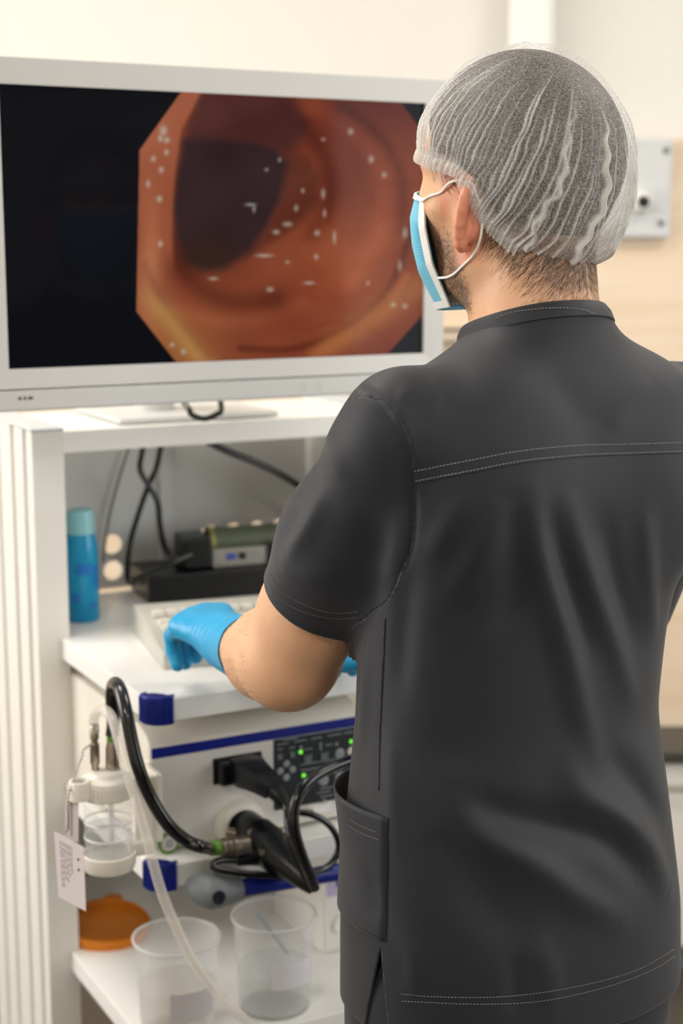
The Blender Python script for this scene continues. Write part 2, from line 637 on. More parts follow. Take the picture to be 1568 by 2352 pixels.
HOLES = [(x, z) for z in (1.080, 1.038) for x in (0.090, 0.131, 0.173, 0.338, 0.380, 0.422, 0.464)]
mk('rear_panel', holed_panel(0.012, 0.512, 1.010, 1.266, 0.606, 0.612, HOLES, 0.0155), m_gpn, cart, K)
mk('rear_rib', box(0.252, 0.268, 0.596, 0.606, 1.010, 1.266), m_gpn, cart, K)
mk('lower_rear_panel', box(0.012, 0.512, 0.606, 0.612, 0.45, 0.772), m_gpn, cart, K)
mk('base_frame', merge(box(-0.032, 0.556, 0.337, PB, 0.075, 0.10, .004), box(-0.032, 0.02, 0.02, .337, .075, .10, .004), box(.504, .556, .02, .337, .075, .10, .004)), m_pow, cart, K)
for a in (-0.005, 0.53):
    for b_ in (0.06, 0.58):
        c = mk('caster', lathe([(.035, -.012), (.0375, -.008), (.0375, .008), (.035, .012)], 24, (a, b_, .0375), (1, 0, 0)), m_rub, cart, K, smooth=40)
        mk('caster_fork', merge(box(a - .018, a - .014, b_ - .014, b_ + .014, .03, .076), box(a + .014, a + .018, b_ - .014, b_ + .014, .03, .076), box(a - .018, a + .018, b_ - .014, b_ + .014, .07, .078)), m_gry, c, K)
# push handle in front of the processor shelf
h1, h2 = fp(535, 2043, -.045), fp(805, 1998, -.045)
h2 = h1 + (h2 - h1) * 1.75
mk('handle_bar', tube([h1 - (h2 - h1) * .06, h2], .0112, 20, smooth=False), m_blu, cart, K, smooth=40, label='blue handle bar')
def knob(e, s):
    c = np.array([e[0], e[1], e[2]])
    # grey end piece: wide disc that sweeps into a sleeve over the bar
    P = [c + np.array(v) for v in ((-.042 * s, .030, .004), (-.036 * s, .012, .004), (-.026 * s, .001, .003), (-.010 * s, -.001, .001), (.004 * s, 0, 0), (.010 * s, 0, 0))]
    k = mk('handle_end', tube(P, [.010, .0205, .0225, .018, .0145, .0138], 24, per=6), m_gry, cart, K, smooth=60, label='grey end of the handle')
    mk('handle_screw', lathe([(.0085, 0), (.0085, .002), (.0055, .002), (.005, -.002)], 20, c + np.array((-.0285 * s, -.0215, .004)), (0, -1, .05)), m_pnl, k, K, smooth=40)
knob(h1, 1)
knob(h2, -1)

# ================================================================== monitor
MD = 0.165
mx0, mx1, mz0, mz1 = -0.137, 0.502, 1.3445, 1.760
sx0, sx1, sz0, sz1 = -0.1085, 0.472, 1.3960, 1.7295
mon = thing('medical_monitor', (0.19, 0.45, 1.30), 'large white medical monitor showing an endoscopic picture', 'monitor', rotz=CROT, frame=K)
mk('housing', merge(box(mx0 + .004, mx1 - .004, MD + .012, MD + .045, mz0 + .004, mz1 - .004, .006), box(mx0 + .08, mx1 - .08, MD + .04, MD + .075, mz0 + .06, mz1 - .06, .012)), m_plg, mon, K)
def ring_frame(x0, x1, z0, z1, a0, a1, b0, b1, y0, y1):
    V = [(x0, y0, z0), (x1, y0, z0), (x1, y0, z1), (x0, y0, z1), (a0, y0 + .002, b0), (a1, y0 + .002, b0), (a1, y0 + .002, b1), (a0, y0 + .002, b1),
         (a0, y0 + .008, b0), (a1, y0 + .008, b0), (a1, y0 + .008, b1), (a0, y0 + .008, b1), (x0, y1, z0), (x1, y1, z0), (x1, y1, z1), (x0, y1, z1)]
    F = []
    for k in range(4):
        j = (k + 1) % 4
        F += [(k, j, 4 + j, 4 + k), (4 + k, 4 + j, 8 + j, 8 + k), (12 + k, 12 + j, j, k)]
    return np.array(V), F
mk('bezel', ring_frame(mx0, mx1, 1.3720, mz1, sx0, sx1, sz0, sz1, MD - .002, MD + .03), M('bezel_white', (206, 205, 202), .38, var=.02), mon, K)
st = mk('lower_strip', box(mx0, mx1, MD - .001, MD + .03, mz0, 1.3708, .003), m_plg, mon, K)
for k, (gx, gw) in enumerate(((-.0985, .004), (-.092, .003), (-.0865, .006))):
    mk('logo_mark', box(gx, gx + gw, MD - .0016, MD - .0008, 1.3585, 1.3625), m_prt, st, K)
for gx in (0.283, 0.305):
    mk('touch_key', box(gx, gx + .009, MD - .0014, MD - .0008, 1.352, 1.364), M('touch_key_grey', (200, 200, 196), .4), st, K)
mk('stand_base', box(0.10, 0.345, 0.36, 0.56, ZT, ZT + .008, .003), m_plg, mon, K)
mk('stand_column', tube([(0.19, 0.46, ZT + .006), (0.19, 0.45, 1.42), (0.19, 0.40, 1.53), (0.19, 0.235, 1.55)], [.03, .028, .026, .03], 16), m_plg, mon, K, smooth=50)

# screen: fine grid, one colour per vertex
def paint(x, y):
    """colour of the screen picture at photograph coordinates (the print on the flat screen)"""
    n = len(x)
    def sm(a, b, v):
        t = np.clip((v - a) / (b - a), 0, 1)
        return t * t * (3 - 2 * t)
    rs = np.random.default_rng(5)
    def wav(fx, fy, k=5):
        o = np.zeros(n)
        for _ in range(k):
            ax, ay, ph = rs.normal(0, fx), rs.normal(0, fy), rs.uniform(0, 6.28)
            o += np.sin(ax * x + ay * y + ph)
        return o / k
    col = np.zeros((n, 3)) + np.array([134, 62, 38.])
    # broad tone: lighter left rim and lower edge, deeper red to the upper right
    w1 = wav(.012, .012, 6)[:, None]
    col += w1 * np.array([22, 18, 12])
    w2 = wav(.035, .03, 8)[:, None]
    col += w2 * np.array([12, 9, 6])
    left = sm(430, 330, x)[:, None]
    col = col * (1 - left) + left * np.array([172, 98, 66])
    lo_ = (sm(640, 830, y) * sm(640, 380, x))[:, None]
    col = col * (1 - lo_ * .7) + lo_ * .7 * np.array([176, 112, 62])
    ctr = np.exp(-(((x - 800) / 130) ** 2 + ((y - 640) / 150) ** 2))[:, None]
    col += ctr * np.array([26, 18, 8])
    ul = (sm(420, 230, y) * sm(600, 900, x))[:, None]
    col += ul * np.array([-22, -16, -8])
    # sweeping folds around the opening
    def inside(P, soft):
        P = [(a / 1.518, 92 + b / 1.518) for a, b in P]
        dm = np.full(n, 1e9)
        ins_ = np.zeros(n, bool)
        for k in range(len(P)):
            (xa, ya), (xb, yb) = P[k], P[(k + 1) % len(P)]
            ex, ey = xb - xa, yb - ya
            h = np.clip(((x - xa) * ex + (y - ya) * ey) / (ex * ex + ey * ey), 0, 1)
            dm = np.minimum(dm, np.hypot(x - xa - h * ex, y - ya - h * ey))
            if abs(ey) > 1e-9:
                ins_ ^= ((ya > y) != (yb > y)) & (x < xa + (y - ya) / ey * ex)
        return sm(-soft, soft, np.where(ins_, dm, -dm) + 3.5 * w2[:, 0])[:, None]
    def line(P, wd_):
        P = catmull([np.array([a / 1.518, 92 + b / 1.518, 0.]) for a, b in P], 6)
        dm = np.full(n, 1e9)
        for k in range(len(P) - 1):
            (xa, ya), (xb, yb) = P[k][:2], P[k + 1][:2]
            ex, ey = xb - xa, yb - ya
            h = np.clip(((x - xa) * ex + (y - ya) * ey) / (ex * ex + ey * ey), 0, 1)
            dm = np.minimum(dm, np.hypot(x - xa - h * ex, y - ya - h * ey))
        return np.exp(-(dm / wd_) ** 2)[:, None]
    red = np.array([1, .66, .5])
    # folds of the far wall
    col += -34 * line([(840, 1075), (1000, 1080), (1120, 1045), (1260, 965), (1370, 840), (1440, 650)], 9) * red
    col += 30 * line([(1090, 1100), (1230, 1020), (1350, 930), (1420, 830)], 16) * np.array([1, .8, .5])
    col += -26 * line([(980, 250), (1080, 330), (1140, 430), (1150, 560), (1090, 680)], 22) * red
    col += 16 * line([(1090, 230), (1240, 330), (1330, 480), (1320, 680), (1220, 850)], 24) * red
    col += -20 * line([(1180, 220), (1320, 330), (1400, 480), (1400, 660)], 14) * red
    col += -30 * line([(600, 690), (640, 800), (720, 880), (840, 915), (960, 905)], 26) * red
    col += 14 * line([(620, 950), (760, 980), (900, 970), (1050, 920)], 22) * np.array([1, .8, .5])
    col += -22 * line([(505, 780), (560, 900), (650, 1020), (720, 1100)], 11) * red
    # shade over and beside the opening, then the dark opening itself
    a_ = inside([(702, 150), (1000, 150), (1075, 300), (1015, 405), (880, 362), (760, 350), (640, 365), (650, 300)], 22) * .85
    col = col * (1 - a_) + a_ * (np.array([74, 36, 34]) + 12 * w2)
    a_ = inside([(995, 392), (1060, 405), (1112, 465), (1110, 575), (1040, 645), (950, 705), (850, 765), (930, 660), (975, 560)], 15) * .9
    col = col * (1 - a_) + a_ * (np.array([100, 46, 29]) + 10 * w2)
    a_ = inside([(640, 350), (700, 338), (800, 342), (900, 355), (962, 380), (1003, 430), (975, 560), (935, 650), (870, 740), (780, 796), (700, 800), (650, 775), (618, 690), (602, 600), (612, 480)], 15)
    col = col * (1 - a_) + a_ * (np.array([52, 31, 33]) + 9 * w2)
    lowd = np.exp(-(((x - 470) / 65) ** 2 + ((y - 590) / 40) ** 2))[:, None]
    col = col * (1 - .6 * lowd) + .6 * lowd * np.array([56, 28, 10])
    # left wall of the passage: sharp bright border
    edge = 432 - 38 * np.sin((y - 200) / 640 * math.pi) + (np.clip(300 - y, 0, 100)) * .35
    lw = sm(edge + 9, edge - 5, x)[:, None] * (sm(640, 560, y))[:, None]
    col = col * (1 - lw) + lw * (np.array([168, 92, 62]) + 12 * w1 + 8 * w2)
    wl_ = np.exp(-(((x - 348) / 22) ** 2 + ((y - 590) / 130) ** 2))[:, None]
    col += wl_ * np.array([24, 26, 18])
    # yellowish rim bottom left, border of the field of view
    d1 = (x - 313) * .80 - (y - 650) * .62
    ye = np.exp(-((d1 - 8) / 26) ** 2)[:, None] * sm(640, 720, y)[:, None]
    col = col * (1 - .8 * ye) + .8 * ye * np.array([196, 146, 84])
    d2 = (x - 720) * .55 + (y - 830) * .83
    br = np.exp(-((d2 + 8) / 30) ** 2)[:, None] * sm(690, 760, x)[:, None] * .7
    col = col * (1 - br) + br * np.array([178, 112, 62])
    # faint vessels
    v = np.abs(wav(.02, .026, 6))
    col += (-6 * np.exp(-(v / .05) ** 2) * sm(640, 720, x))[:, None] * np.array([.7, 1, .9])
    # wet highlights
    hl = [(375, 300, 9, 12), (383, 322, 8, 7), (368, 318, 6, 8), (382, 350, 6, 7), (352, 365, 6, 7), (370, 390, 6, 8), (340, 422, 5, 9), (366, 457, 7, 8), (368, 560, 6, 8),
          (575, 470, 14, 4), (583, 480, 4, 9), (612, 390, 5, 4), (642, 367, 4, 6), (742, 445, 5, 13), (695, 438, 4, 6), (680, 478, 5, 8), (660, 515, 12, 6), (634, 533, 9, 6),
          (728, 535, 7, 7), (768, 545, 4, 16), (745, 490, 4, 10), (726, 590, 5, 7), (607, 587, 22, 4), (620, 665, 9, 6), (710, 650, 14, 4), (660, 602, 5, 4), (845, 650, 4, 5),
          (805, 302, 7, 8), (852, 366, 7, 9), (882, 402, 6, 7), (742, 320, 5, 4), (930, 535, 6, 14), (918, 610, 5, 14), (903, 700, 6, 6), (930, 703, 6, 6), (395, 792, 6, 5), (421, 808, 6, 6), (490, 640, 12, 4)]
    for hx, hy, ax, ay in hl:
        g = np.exp(-(((x - hx) / ax) ** 2 + ((y - hy) / ay) ** 2) ** 1.5)[:, None] * .62
        col = col * (1 - g) + g * np.array([206, 214, 206])
    # octagonal field of view on black
    def side(xa, ya, xb, yb):
        return ((xb - xa) * (y - ya) - (yb - ya) * (x - xa)) / math.hypot(xb - xa, yb - ya)
    ins = np.minimum.reduce([side(320, 345, 415, 212), side(313, 715, 320, 345), side(405, 833, 313, 715), side(890, 813, 405, 833),
                             side(1000, 690, 890, 813), side(920, 234, 1000, 345)])
    k = sm(-1.5, 1.5, ins)[:, None]
    dark = np.array([5, 7, 14.])
    return np.clip(col, 0, 255) * k + dark * (1 - k)


GX, GZ = 460, 264
us, vs = np.linspace(sx0, sx1, GX), np.linspace(sz0, sz1, GZ)
UU, VV = np.meshgrid(us, vs)
SV = np.stack([UU.ravel(), np.full(UU.size, MD + .0055), VV.ravel()], 1)
ii = (np.arange(GZ - 1)[:, None] * GX + np.arange(GX - 1)[None, :]).ravel()
SF = np.stack([ii, ii + 1, ii + GX + 1, ii + GX], 1)
kw = np.array(K)
pp = proj(SV @ kw[:3, :3].T + kw[:3, 3])
pc = paint(pp[:, 0], pp[:, 1])
m = bpy.data.materials.new('screen_picture')
m.cycles.emission_sampling = 'NONE'
m.use_nodes = True
nt = m.node_tree
b = nt.nodes['Principled BSDF']
ca = nt.nodes.new('ShaderNodeVertexColor')
ca.layer_name = 'picture'
b.inputs['Base Color'].default_value = (0.004, 0.004, 0.005, 1)
b.inputs['Roughness'].default_value = 0.06
b.inputs['Specular IOR Level'].default_value = 0.05
nt.links.new(ca.outputs['Color'], b.inputs['Emission Color'])
b.inputs['Emission Strength'].default_value = 0.66
so = mk('screen', (SV, [tuple(q) for q in SF.tolist()]), m, mon, K, smooth=180, label='glossy dark screen with an endoscope picture of a red-brown passage')
at_ = so.data.color_attributes.new('picture', 'FLOAT_COLOR', 'POINT')
pcl = pc / 255.0
pcl = np.where(pcl <= .04045, pcl / 12.92, ((pcl + .055) / 1.055) ** 2.4)
at_.data.foreach_set('color', np.concatenate([pcl, np.ones((len(pcl), 1))], 1).ravel())

# cable drooping below the monitor
P = [fp(432, 938, .30), fp(440, 952, .30), fp(468, 962, .30), fp(496, 952, .30), fp(508, 938, .30)]
P = [P[0] + np.array([-.005, .05, .03])] + P + [P[-1] + np.array([.02, .06, .03])]
mk('monitor_cable', tube(P, .0042, 10), m_rub, None, K, smooth=60, label='short black cable loop drooping under the monitor', category='cable') if False else \
    tag(mk('monitor_cable', tube(P, .0042, 10), m_rub, None, K, smooth=60), 'short black cable loop drooping under the monitor', 'cable')

# ================================================================== on the keyboard shelf
ZS = 1.010
# blue liquid bottle
bc = np.array([0.0625, 0.43])
t = thing('disinfectant_bottle', (*bc, ZS), 'bottle of bright blue liquid with pale teal neck behind the trolley post', 'bottle', frame=K, rotz=CROT)
mk('body', lathe([(.0225, 0), (.0245, .003), (.0245, .100), (.0235, .112), (.021, .124), (.0205, .127)], 32, (*bc, ZS)),
   M('blue_liquid_plastic', (6, 150, 200), .25, var=.12, vscale=30, trans=.15), t, K, smooth=40)
mk('neck', lathe([(.0205, .127), (.0200, .150), (.0185, .160), (.015, .162)], 32, (*bc, ZS)), M('teal_plastic', (136, 192, 200), .3, var=.03), t, K, smooth=40)
for k, (a_, z_, w_, h_) in enumerate(((-2.2, .070, .9, .016), (-2.5, .030, .5, .012), (-1.2, .052, .5, .030), (-1.5, .022, .6, .006))):
    V, F = [], []
    for q in range(9):
        aa = a_ + w_ * q / 8
        for zq in (z_, z_ + h_):
            V.append((bc[0] + .0249 * math.cos(aa), bc[1] + .0249 * math.sin(aa), ZS + zq))
    for q in range(8):
        F.append((2 * q, 2 * q + 2, 2 * q + 3, 2 * q + 1))
    mk('print', (np.array(V), F), M('blue_print', (8, 108, 190), .4, var=.2, vscale=60), t, K)

# black tray box and the device lying on it
bb = thing('power_box', (0.32, .50, ZS), 'flat black box behind the keyboard under the silver device', 'power box', frame=K, rotz=CROT)
R9 = Matrix.Translation(Vector((0.18, .47, 0))) @ Matrix.Rotation(math.radians(-6), 4, 'Z')
KB = K @ R9
mk('casing', box(0.0, .30, 0.0, .115, ZS, ZS + .044, .004), m_blk, bb, KB)
mk('lid_seam', box(-.0006, .3006, -.0006, .1156, ZS + .034, ZS + .0352), M('seam_black', (6, 6, 7), .6), bb, KB)
dv = thing('light_source_device', (0.34, .50, ZS + .044), 'dark olive and silver cylindrical device on the black box', 'device', frame=K, rotz=CROT)
dz = ZS + .044
mk('end_block', box(.060, .105, .012, .075, dz, dz + .052, .006), m_blk, dv, KB)
mk('front_plate', box(.105, .285, .016, .07, dz, dz + .030, .003), M('satin_silver', (150, 146, 140), .4, metal=.3), dv, KB)
mk('olive_tube', tube([(.105, .044, dz + .038), (.285, .044, dz + .038)], .021, 24, smooth=False), M('olive_enamel', (84, 92, 74), .4), dv, KB, smooth=40)
mk('brass_ring', tube([(.106, .044, dz + .038), (.113, .044, dz + .038)], .0225, 24, smooth=False), M('brass_yellow', (148, 146, 84), .4, metal=.3), dv, KB, smooth=40)
lg = mk('logo_plate', box(.127, .142, .0150, .0162, dz + .012, dz + .022), M('logo_blue', (64, 80, 160), .4), dv, KB, label='small blue logo')
mk('display', box(.147, .158, .0150, .0162, dz + .012, dz + .022), m_blk, dv, KB)
mk('clamp', box(.193, .203, .012, .018, dz, dz + .034), m_blk, dv, KB)
mk('bright_knob', lathe([(.009, 0), (.009, .008), (.006, .010)], 20, (.218, .012, dz + .008), (0, -1, 0)), M('cream_knob', (226, 212, 194), .4), dv, KB, smooth=40)

# black cables behind the shelf
def cable(name, pts, r, label, mat=None, n=10, per=8):
    return tag(mk(name, tube(pts, r, n, per), mat or m_rub, None, K, smooth=60), label, 'cable')
g = lambda x, y, D: fp(x, y, D)
cable('power_cable', [g(333, 1010, .52), g(325, 1045, .52), g(322, 1080, .52), g(342, 1117, .52), g(362, 1155, .52), g(368, 1210, .52), g(380, 1262, .52), g(405, 1280, .51), g(432, 1284, .50)], .0044,
      'black cable twisting down to the black end of the silver device')
cable('power_cable', [g(372, 1010, .535), g(360, 1070, .535), g(340, 1117, .535), g(318, 1180, .535), g(298, 1250, .535), g(292, 1310, .535), g(295, 1335, .535), g(310, 1340, .53)], .0044,
      'black cable crossing behind and falling to the left end of the black box')
cable('power_cable', [g(462, 1006, .50), g(520, 1035, .50), g(590, 1063, .50), g(650, 1093, .50), g(690, 1118, .50), g(730, 1145, .50)], .0058,
      'thick black cable slanting down behind the sleeve')
cable('power_cable', [g(300, 1335, .455), g(350, 1312, .455), g(400, 1290, .455), g(440, 1272, .46)], .0040,
      'short black cable lying across the left of the black box')
cable('thin_cable', [g(295, 1030, .595), g(270, 1110, .595), g(248, 1200, .595), g(236, 1290, .595)], .0022,
      'thin grey cable in front of the perforated rear panel', M('grey_cable', (120, 118, 112), .5))

# keyboard, turned a little towards the person
KR = math.radians(-9.8)
kx, ky = 0.0650, 0.122
KK = K @ Matrix.Translation(Vector((kx, ky, ZS))) @ Matrix.Rotation(KR, 4, 'Z')
TILT = math.atan2(.020, .205)
kb = thing('computer_keyboard', (kx, ky, ZS), 'cream computer keyboard on the white shelf under the gloved hand', 'keyboard', rotz=CROT + KR, frame=K)
def wedge(x0, x1, y0, y1, h0, h1, b0=0.0):
    bm = bmesh.new()
    vs = [bm.verts.new(p) for p in ((x0, y0, b0), (x1, y0, b0), (x1, y1, b0), (x0, y1, b0), (x0, y0, h0), (x1, y0, h0), (x1, y1, h1), (x0, y1, h1))]
    for f in ((3, 2, 1, 0), (4, 5, 6, 7), (0, 1, 5, 4), (1, 2, 6, 5), (2, 3, 7, 6), (3, 0, 4, 7)):
        bm.faces.new([vs[i] for i in f])
    bmesh.ops.bevel(bm, geom=bm.edges[:], offset=.003, segments=2, affect='EDGES', profile=.5)
    return frombm(bm)
KWD, KDP = 0.430, 0.205
mk('case', wedge(0, KWD, 0, KDP, .0215, .0405), M('keyboard_case', (190, 187, 178), .45, var=.02), kb, KK)
bm = bmesh.new()
bmesh.ops.create_cube(bm, size=1)
for v in bm.verts:
    s = 0.74 if v.co.z > 0 else 1.0
    v.co = Vector((v.co.x * .0168 * s, v.co.y * .0168 * s, (v.co.z + .5) * .0085))
bmesh.ops.bevel(bm, geom=bm.edges[:], offset=.0012, segments=1, affect='EDGES')
kme = bpy.data.meshes.new('key')
bm.to_mesh(kme)
bm.free()
kme.materials.append(M('key_cream', (208, 204, 192), .45, var=.02))
rows = [(.018, [1.3, 1.3, 1.3, 6.2, 1.3, 1.3, 1.3, 1.3]), (.037, [2.3] + [1] * 10 + [2.7]), (.056, [1.8] + [1] * 11 + [2.2]), (.075, [1.5] + [1] * 12 + [1.5]), (.094, [1] * 13 + [2])]
kv = WORLD_OF[kb.name].inverted() @ KK
def key(x, y, w):
    o = bpy.data.objects.new('key', kme)
    COL.objects.link(o)
    o.parent = kb
    z = .0215 + (y / KDP) * .019 + .0005
    o.matrix_local = kv @ Matrix.Translation(Vector((x, y, z))) @ Matrix.Rotation(math.atan2(.019, KDP), 4, 'X') @ Matrix.Diagonal((w, 1, 1, 1))
for yy, ws in rows:
    x = 0.014
    for w in ws:
        key(x + w * .01905 / 2, yy + .012, (w * .01905 - .0022) / .0168)
        x += w * .01905
    for k in range(3):
        if yy < .03 or yy > .07:
            key(x + .014 + k * .01905, yy + .012, 1.0)
    for k in range(4):
        key(x + .014 + 3 * .01905 + .012 + k * .0165, yy + .012, .87)
for k in range(16):
    key(.0235 + k * .01905 + (k // 4) * .010, .145, 1.0)
mk('indicator_window', wedge(.36, .42, .165, .18, .0385, .0398, .03), m_gry, kb, KK)

# ================================================================== on the processor shelf
ZQ = 0.800
FD = 0.040
pr = thing('video_processor', (0.16, .22, ZQ), 'white endoscopy video processor with blue stripe and black control panel', 'video processor', rotz=CROT, frame=K)
prof = [(FD, .806), (FD, .938), (FD + .004, .944), (FD + .018, .953), (FD + .040, .9585), (.40, .9600), (.42, .952), (.42, .806)]
bm = bmesh.new()
vs = [bm.verts.new((.012, y, z)) for y, z in prof]
f = bm.faces.new(vs)
r_ = bmesh.ops.extrude_face_region(bm, geom=[f])
for q in r_['geom']:
    if isinstance(q, bmesh.types.BMVert):
        q.co.x = .307
bmesh.ops.recalc_face_normals(bm, faces=bm.faces[:])
bmesh.ops.bevel(bm, geom=[e for e in bm.edges if abs(e.verts[0].co.x - e.verts[1].co.x) < 1e-6], offset=.005, segments=3, affect='EDGES', profile=.5)
mk('casing', frombm(bm), m_pla, pr, K, smooth=25)
mk('blue_stripe', box(.0155, .304, FD - .0014, FD + .002, .9245, .9375, .0008), m_blu, pr, K)
mk('front_plate', box(.0165, .304, FD - .0012, FD + .002, .812, .9238, .0006), M('front_plate_white', (222, 219, 212), .38, var=.02), pr, K)
for a in (.04, .28):
    for b_ in (.07, .38):
        mk('foot', lathe([(.010, ZQ), (.010, .807)], 16, (a, b_, 0)), m_rub, pr, K)
cp_ = mk('control_panel', box(.1795, .3035, FD - .0024, FD, .8300, .9238, .0006), m_pnl, pr, K)
def onp(x, y):
    q = fp(x, y, FD - .0024)
    return q[0], q[2]
def led(x, y, r=5.2):
    a, z = onp(x, y)
    mk('green_light', lathe([(r * .00053, 0), (r * .00053, .0008), (r * .0004, .0014)], 14, (a, FD - .0024, z), (0, -1, 0)), m_led, cp_, K, smooth=60)
for q in ((690, 1727), (697, 1781), (806, 1703)):
    led(*q)
def rbtn(x, y, r, name='round_button', mat=None):
    a, z = onp(x, y)
    mk(name, lathe([(r, 0), (r, .0012), (r * .8, .0018), (r * .45, .0018), (r * .40, .0012)], 18, (a, FD - .0024, z), (0, -1, 0)), mat or m_btn, cp_, K, smooth=40)
def sbtn(x, y, w, h):
    a, z = onp(x, y)
    o = mk('square_button', box(a - w, a + w, FD - .0040, FD - .002, z - h, z + h, .0008), M('panel_key', (70, 78, 82), .4), cp_, K)
    mk('symbol', merge(box(a - w * .6, a + w * .6, FD - .0046, FD - .0039, z - h * .65, z - h * .5), box(a - w * .6, a + w * .6, FD - .0046, FD - .0039, z + h * .5, z + h * .65),
                       box(a - w * .6, a - w * .48, FD - .0046, FD - .0039, z - h * .5, z + h * .5), box(a + w * .48, a + w * .6, FD - .0046, FD - .0039, z - h * .5, z + h * .5),
                       box(a - w * .2, a + w * .2, FD - .0046, FD - .0039, z - h * .2, z + h * .2)), m_btn, o, K)
for x, y in ((641, 1738), (670, 1733)):
    sbtn(x, y, .0045, .0045)
for x, y in ((706, 1743), (744, 1737)):
    sbtn(x, y, .0068, .0058)
for x, y in ((779, 1731), (742, 1792), (780, 1785)):
    rbtn(x, y, .0072)
for x, y in ((657, 1754), (643, 1771), (671, 1767), (657, 1785)):
    rbtn(x, y, .0046)
rbtn(806, 1725, .006, mat=m_pla)
for x, y in ((690, 1716), (735, 1709), (735, 1719), (772, 1709), (743, 1839), (783, 1764)):
    rbtn(x, y, .0024, 'indicator')
sbtn(781, 1832, .0045, .0045)
mk('panel_print', merge(*[box(onp(x, y)[0], onp(x, y)[0] + w, FD - .0029, FD - .0023, onp(x, y)[1] - .0006, onp(x, y)[1] + .0006)
                          for x, y, w in ((636, 1711, .016), (675, 1704, .018), (714, 1697, .016), (752, 1690, .020), (790, 1684, .014), (636, 1722, .008), (664, 1718, .008), (698, 1722, .012), (746, 1712, .012),
                                          (690, 1770, .045), (735, 1812, .030), (728, 1822, .02), (735, 1831, .02), (650, 1700, .02), (760, 1775, .008), (690, 1757, .05))]), m_btn, cp_, K, kind='stuff')
mk('lower_recess', box(.226, .262, FD - .004, FD, .8135, .8285, .002), M('recess_white', (226, 224, 218), .4), pr, K)
mk('recess_key', box(.232, .256, FD - .0075, FD - .004, .816, .826, .0015), m_trim, pr, K)
# power button
a, _, z = fp(386, 1935, FD)
pb = mk('power_button', lathe([(.0105, 0), (.0100, .003), (.0095, .004)], 28, (a, FD - .001, z), (0, -1, 0)), m_plg, pr, K, smooth=40)
mk('green_ring', lathe([(.0142, 0), (.0142, .0022), (.0110, .0022), (.0110, 0)], 32, (a, FD - .001, z), (0, -1, 0), caps=False), m_grn, pr, K, smooth=40, label='green ring around the power button')
mk('power_symbol', lathe([(.0040, .0041), (.0040, .0046), (.0031, .0046), (.0031, .0041)], 20, (a, FD - .001, z), (0, -1, 0), caps=False), m_prt, pb, K)
a, _, z = fp(429, 1957, FD)
mk('mark', box(a - .002, a + .002, FD - .0018, FD, z - .002, z + .002), m_btn, pr, K)
# plug socket and round receptacle
a0, _, z1_ = fp(487, 1742, FD)
a1, _, z0_ = fp(600, 1776, FD)
mk('socket_frame', box(a0, a1, FD - .004, FD, z0_ - .004, z1_ + .000, .002), m_blk, pr, K)
rc = fp(548, 1890, FD)
mk('receptacle', lathe([(.033, 0), (.0325, .005), (.029, .012), (.0245, .015), (.022, .015), (.021, .006)], 36, (rc[0], FD - .001, rc[2]), (0, -1, 0)), m_pla, pr, K, smooth=40, label='round white receptacle')

# scope plug in the upper socket
pg = thing('video_plug', (a0 + .03, FD - .05, z0_ - .04), 'black video plug in the upper socket of the processor', 'plug', frame=K, rotz=CROT)
mk('plug_body', merge(box(a0 + .004, a1 - .004, FD - .020, FD - .002, z0_ - .002, z1_ - .003, .003)), m_blk, pg, K)
mk('grip', tube([g(556, 1763, .030), g(575, 1776, .008), g(600, 1792, -.020), g(628, 1815, -.040)], [.0195, .0205, .0165, .0120], 24, sq=.75, asp=.8), m_blk, pg, K, smooth=50)
mk('strain_relief', tube([g(620, 1808, -.034), g(640, 1828, -.048), g(658, 1850, -.058)], [.0115, .009, .0062], 20, sq=.6, asp=.85), m_blk, pg, K, smooth=50)
mk('plug_print', merge(*[box(a0 + .018 + k * .007, a0 + .0225 + k * .007, FD - .0204, FD - .0198, z1_ - .016, z1_ - .012) for k in range(5)]), m_btn, pg, K, kind='stuff')

# endoscope connector with its cords
ec = thing('endoscope_connector', (rc[0] + .02, -.04, .76), 'black endoscope connector with steel fittings in the round receptacle', 'connector', frame=K, rotz=CROT)
mk('connector_neck', tube([(rc[0] + .004, FD + .002, rc[2] - .001), g(575, 1900, .012), g(598, 1925, -.018)], [.0195, .0185, .0215], 20), m_blk, ec, K, smooth=50)
mk('connector_body', tube([g(590, 1910, -.008), g(612, 1940, -.030), g(640, 1972, -.056)], [.021, .0265, .0215], 20), m_blk, ec, K, smooth=50)
mk('boot', tube([g(632, 1964, -.050), g(665, 1990, -.072), g(700, 2022, -.094), g(722, 2042, -.104)], [.0215, .0175, .0125, .0085], 18), m_blk, ec, K, smooth=50)
mk('side_port', tube([g(618, 1962, -.03), g(580, 1968, -.038), g(545, 1978, -.040)], [.016, .011, .006], 14), m_blk, ec, K, smooth=50)
for q, d_ in (((577, 1912), -.022), ((654, 1922), -.045), ((600, 1957), -.052)):
    c = g(*q, d_)
    mk('steel_stud', lathe([(.0048, -.006), (.0048, .003), (.0035, .005)], 16, c, (-.25, -1, .25)), m_met, ec, K, smooth=40)
jr = g(532, 1946, -.042)
jd = np.array([.96, -.20, .02])
mk('steel_coupling', lathe([(.0105, -.013), (.0125, -.012), (.0125, -.006), (.0108, -.005), (.0125, -.004), (.0125, 0), (.0108, .001), (.0128, .002), (.0128, .008), (.0115, .009), (.0115, .022)], 24, jr, jd), m_met, ec, K, smooth=35)
mk('steel_port', lathe([(.0060, 0), (.0068, .002), (.0068, .009), (.0055, .011)], 20, g(532, 1912, -.016), (-.5, -.8, .1)), m_met, ec, K, smooth=35)

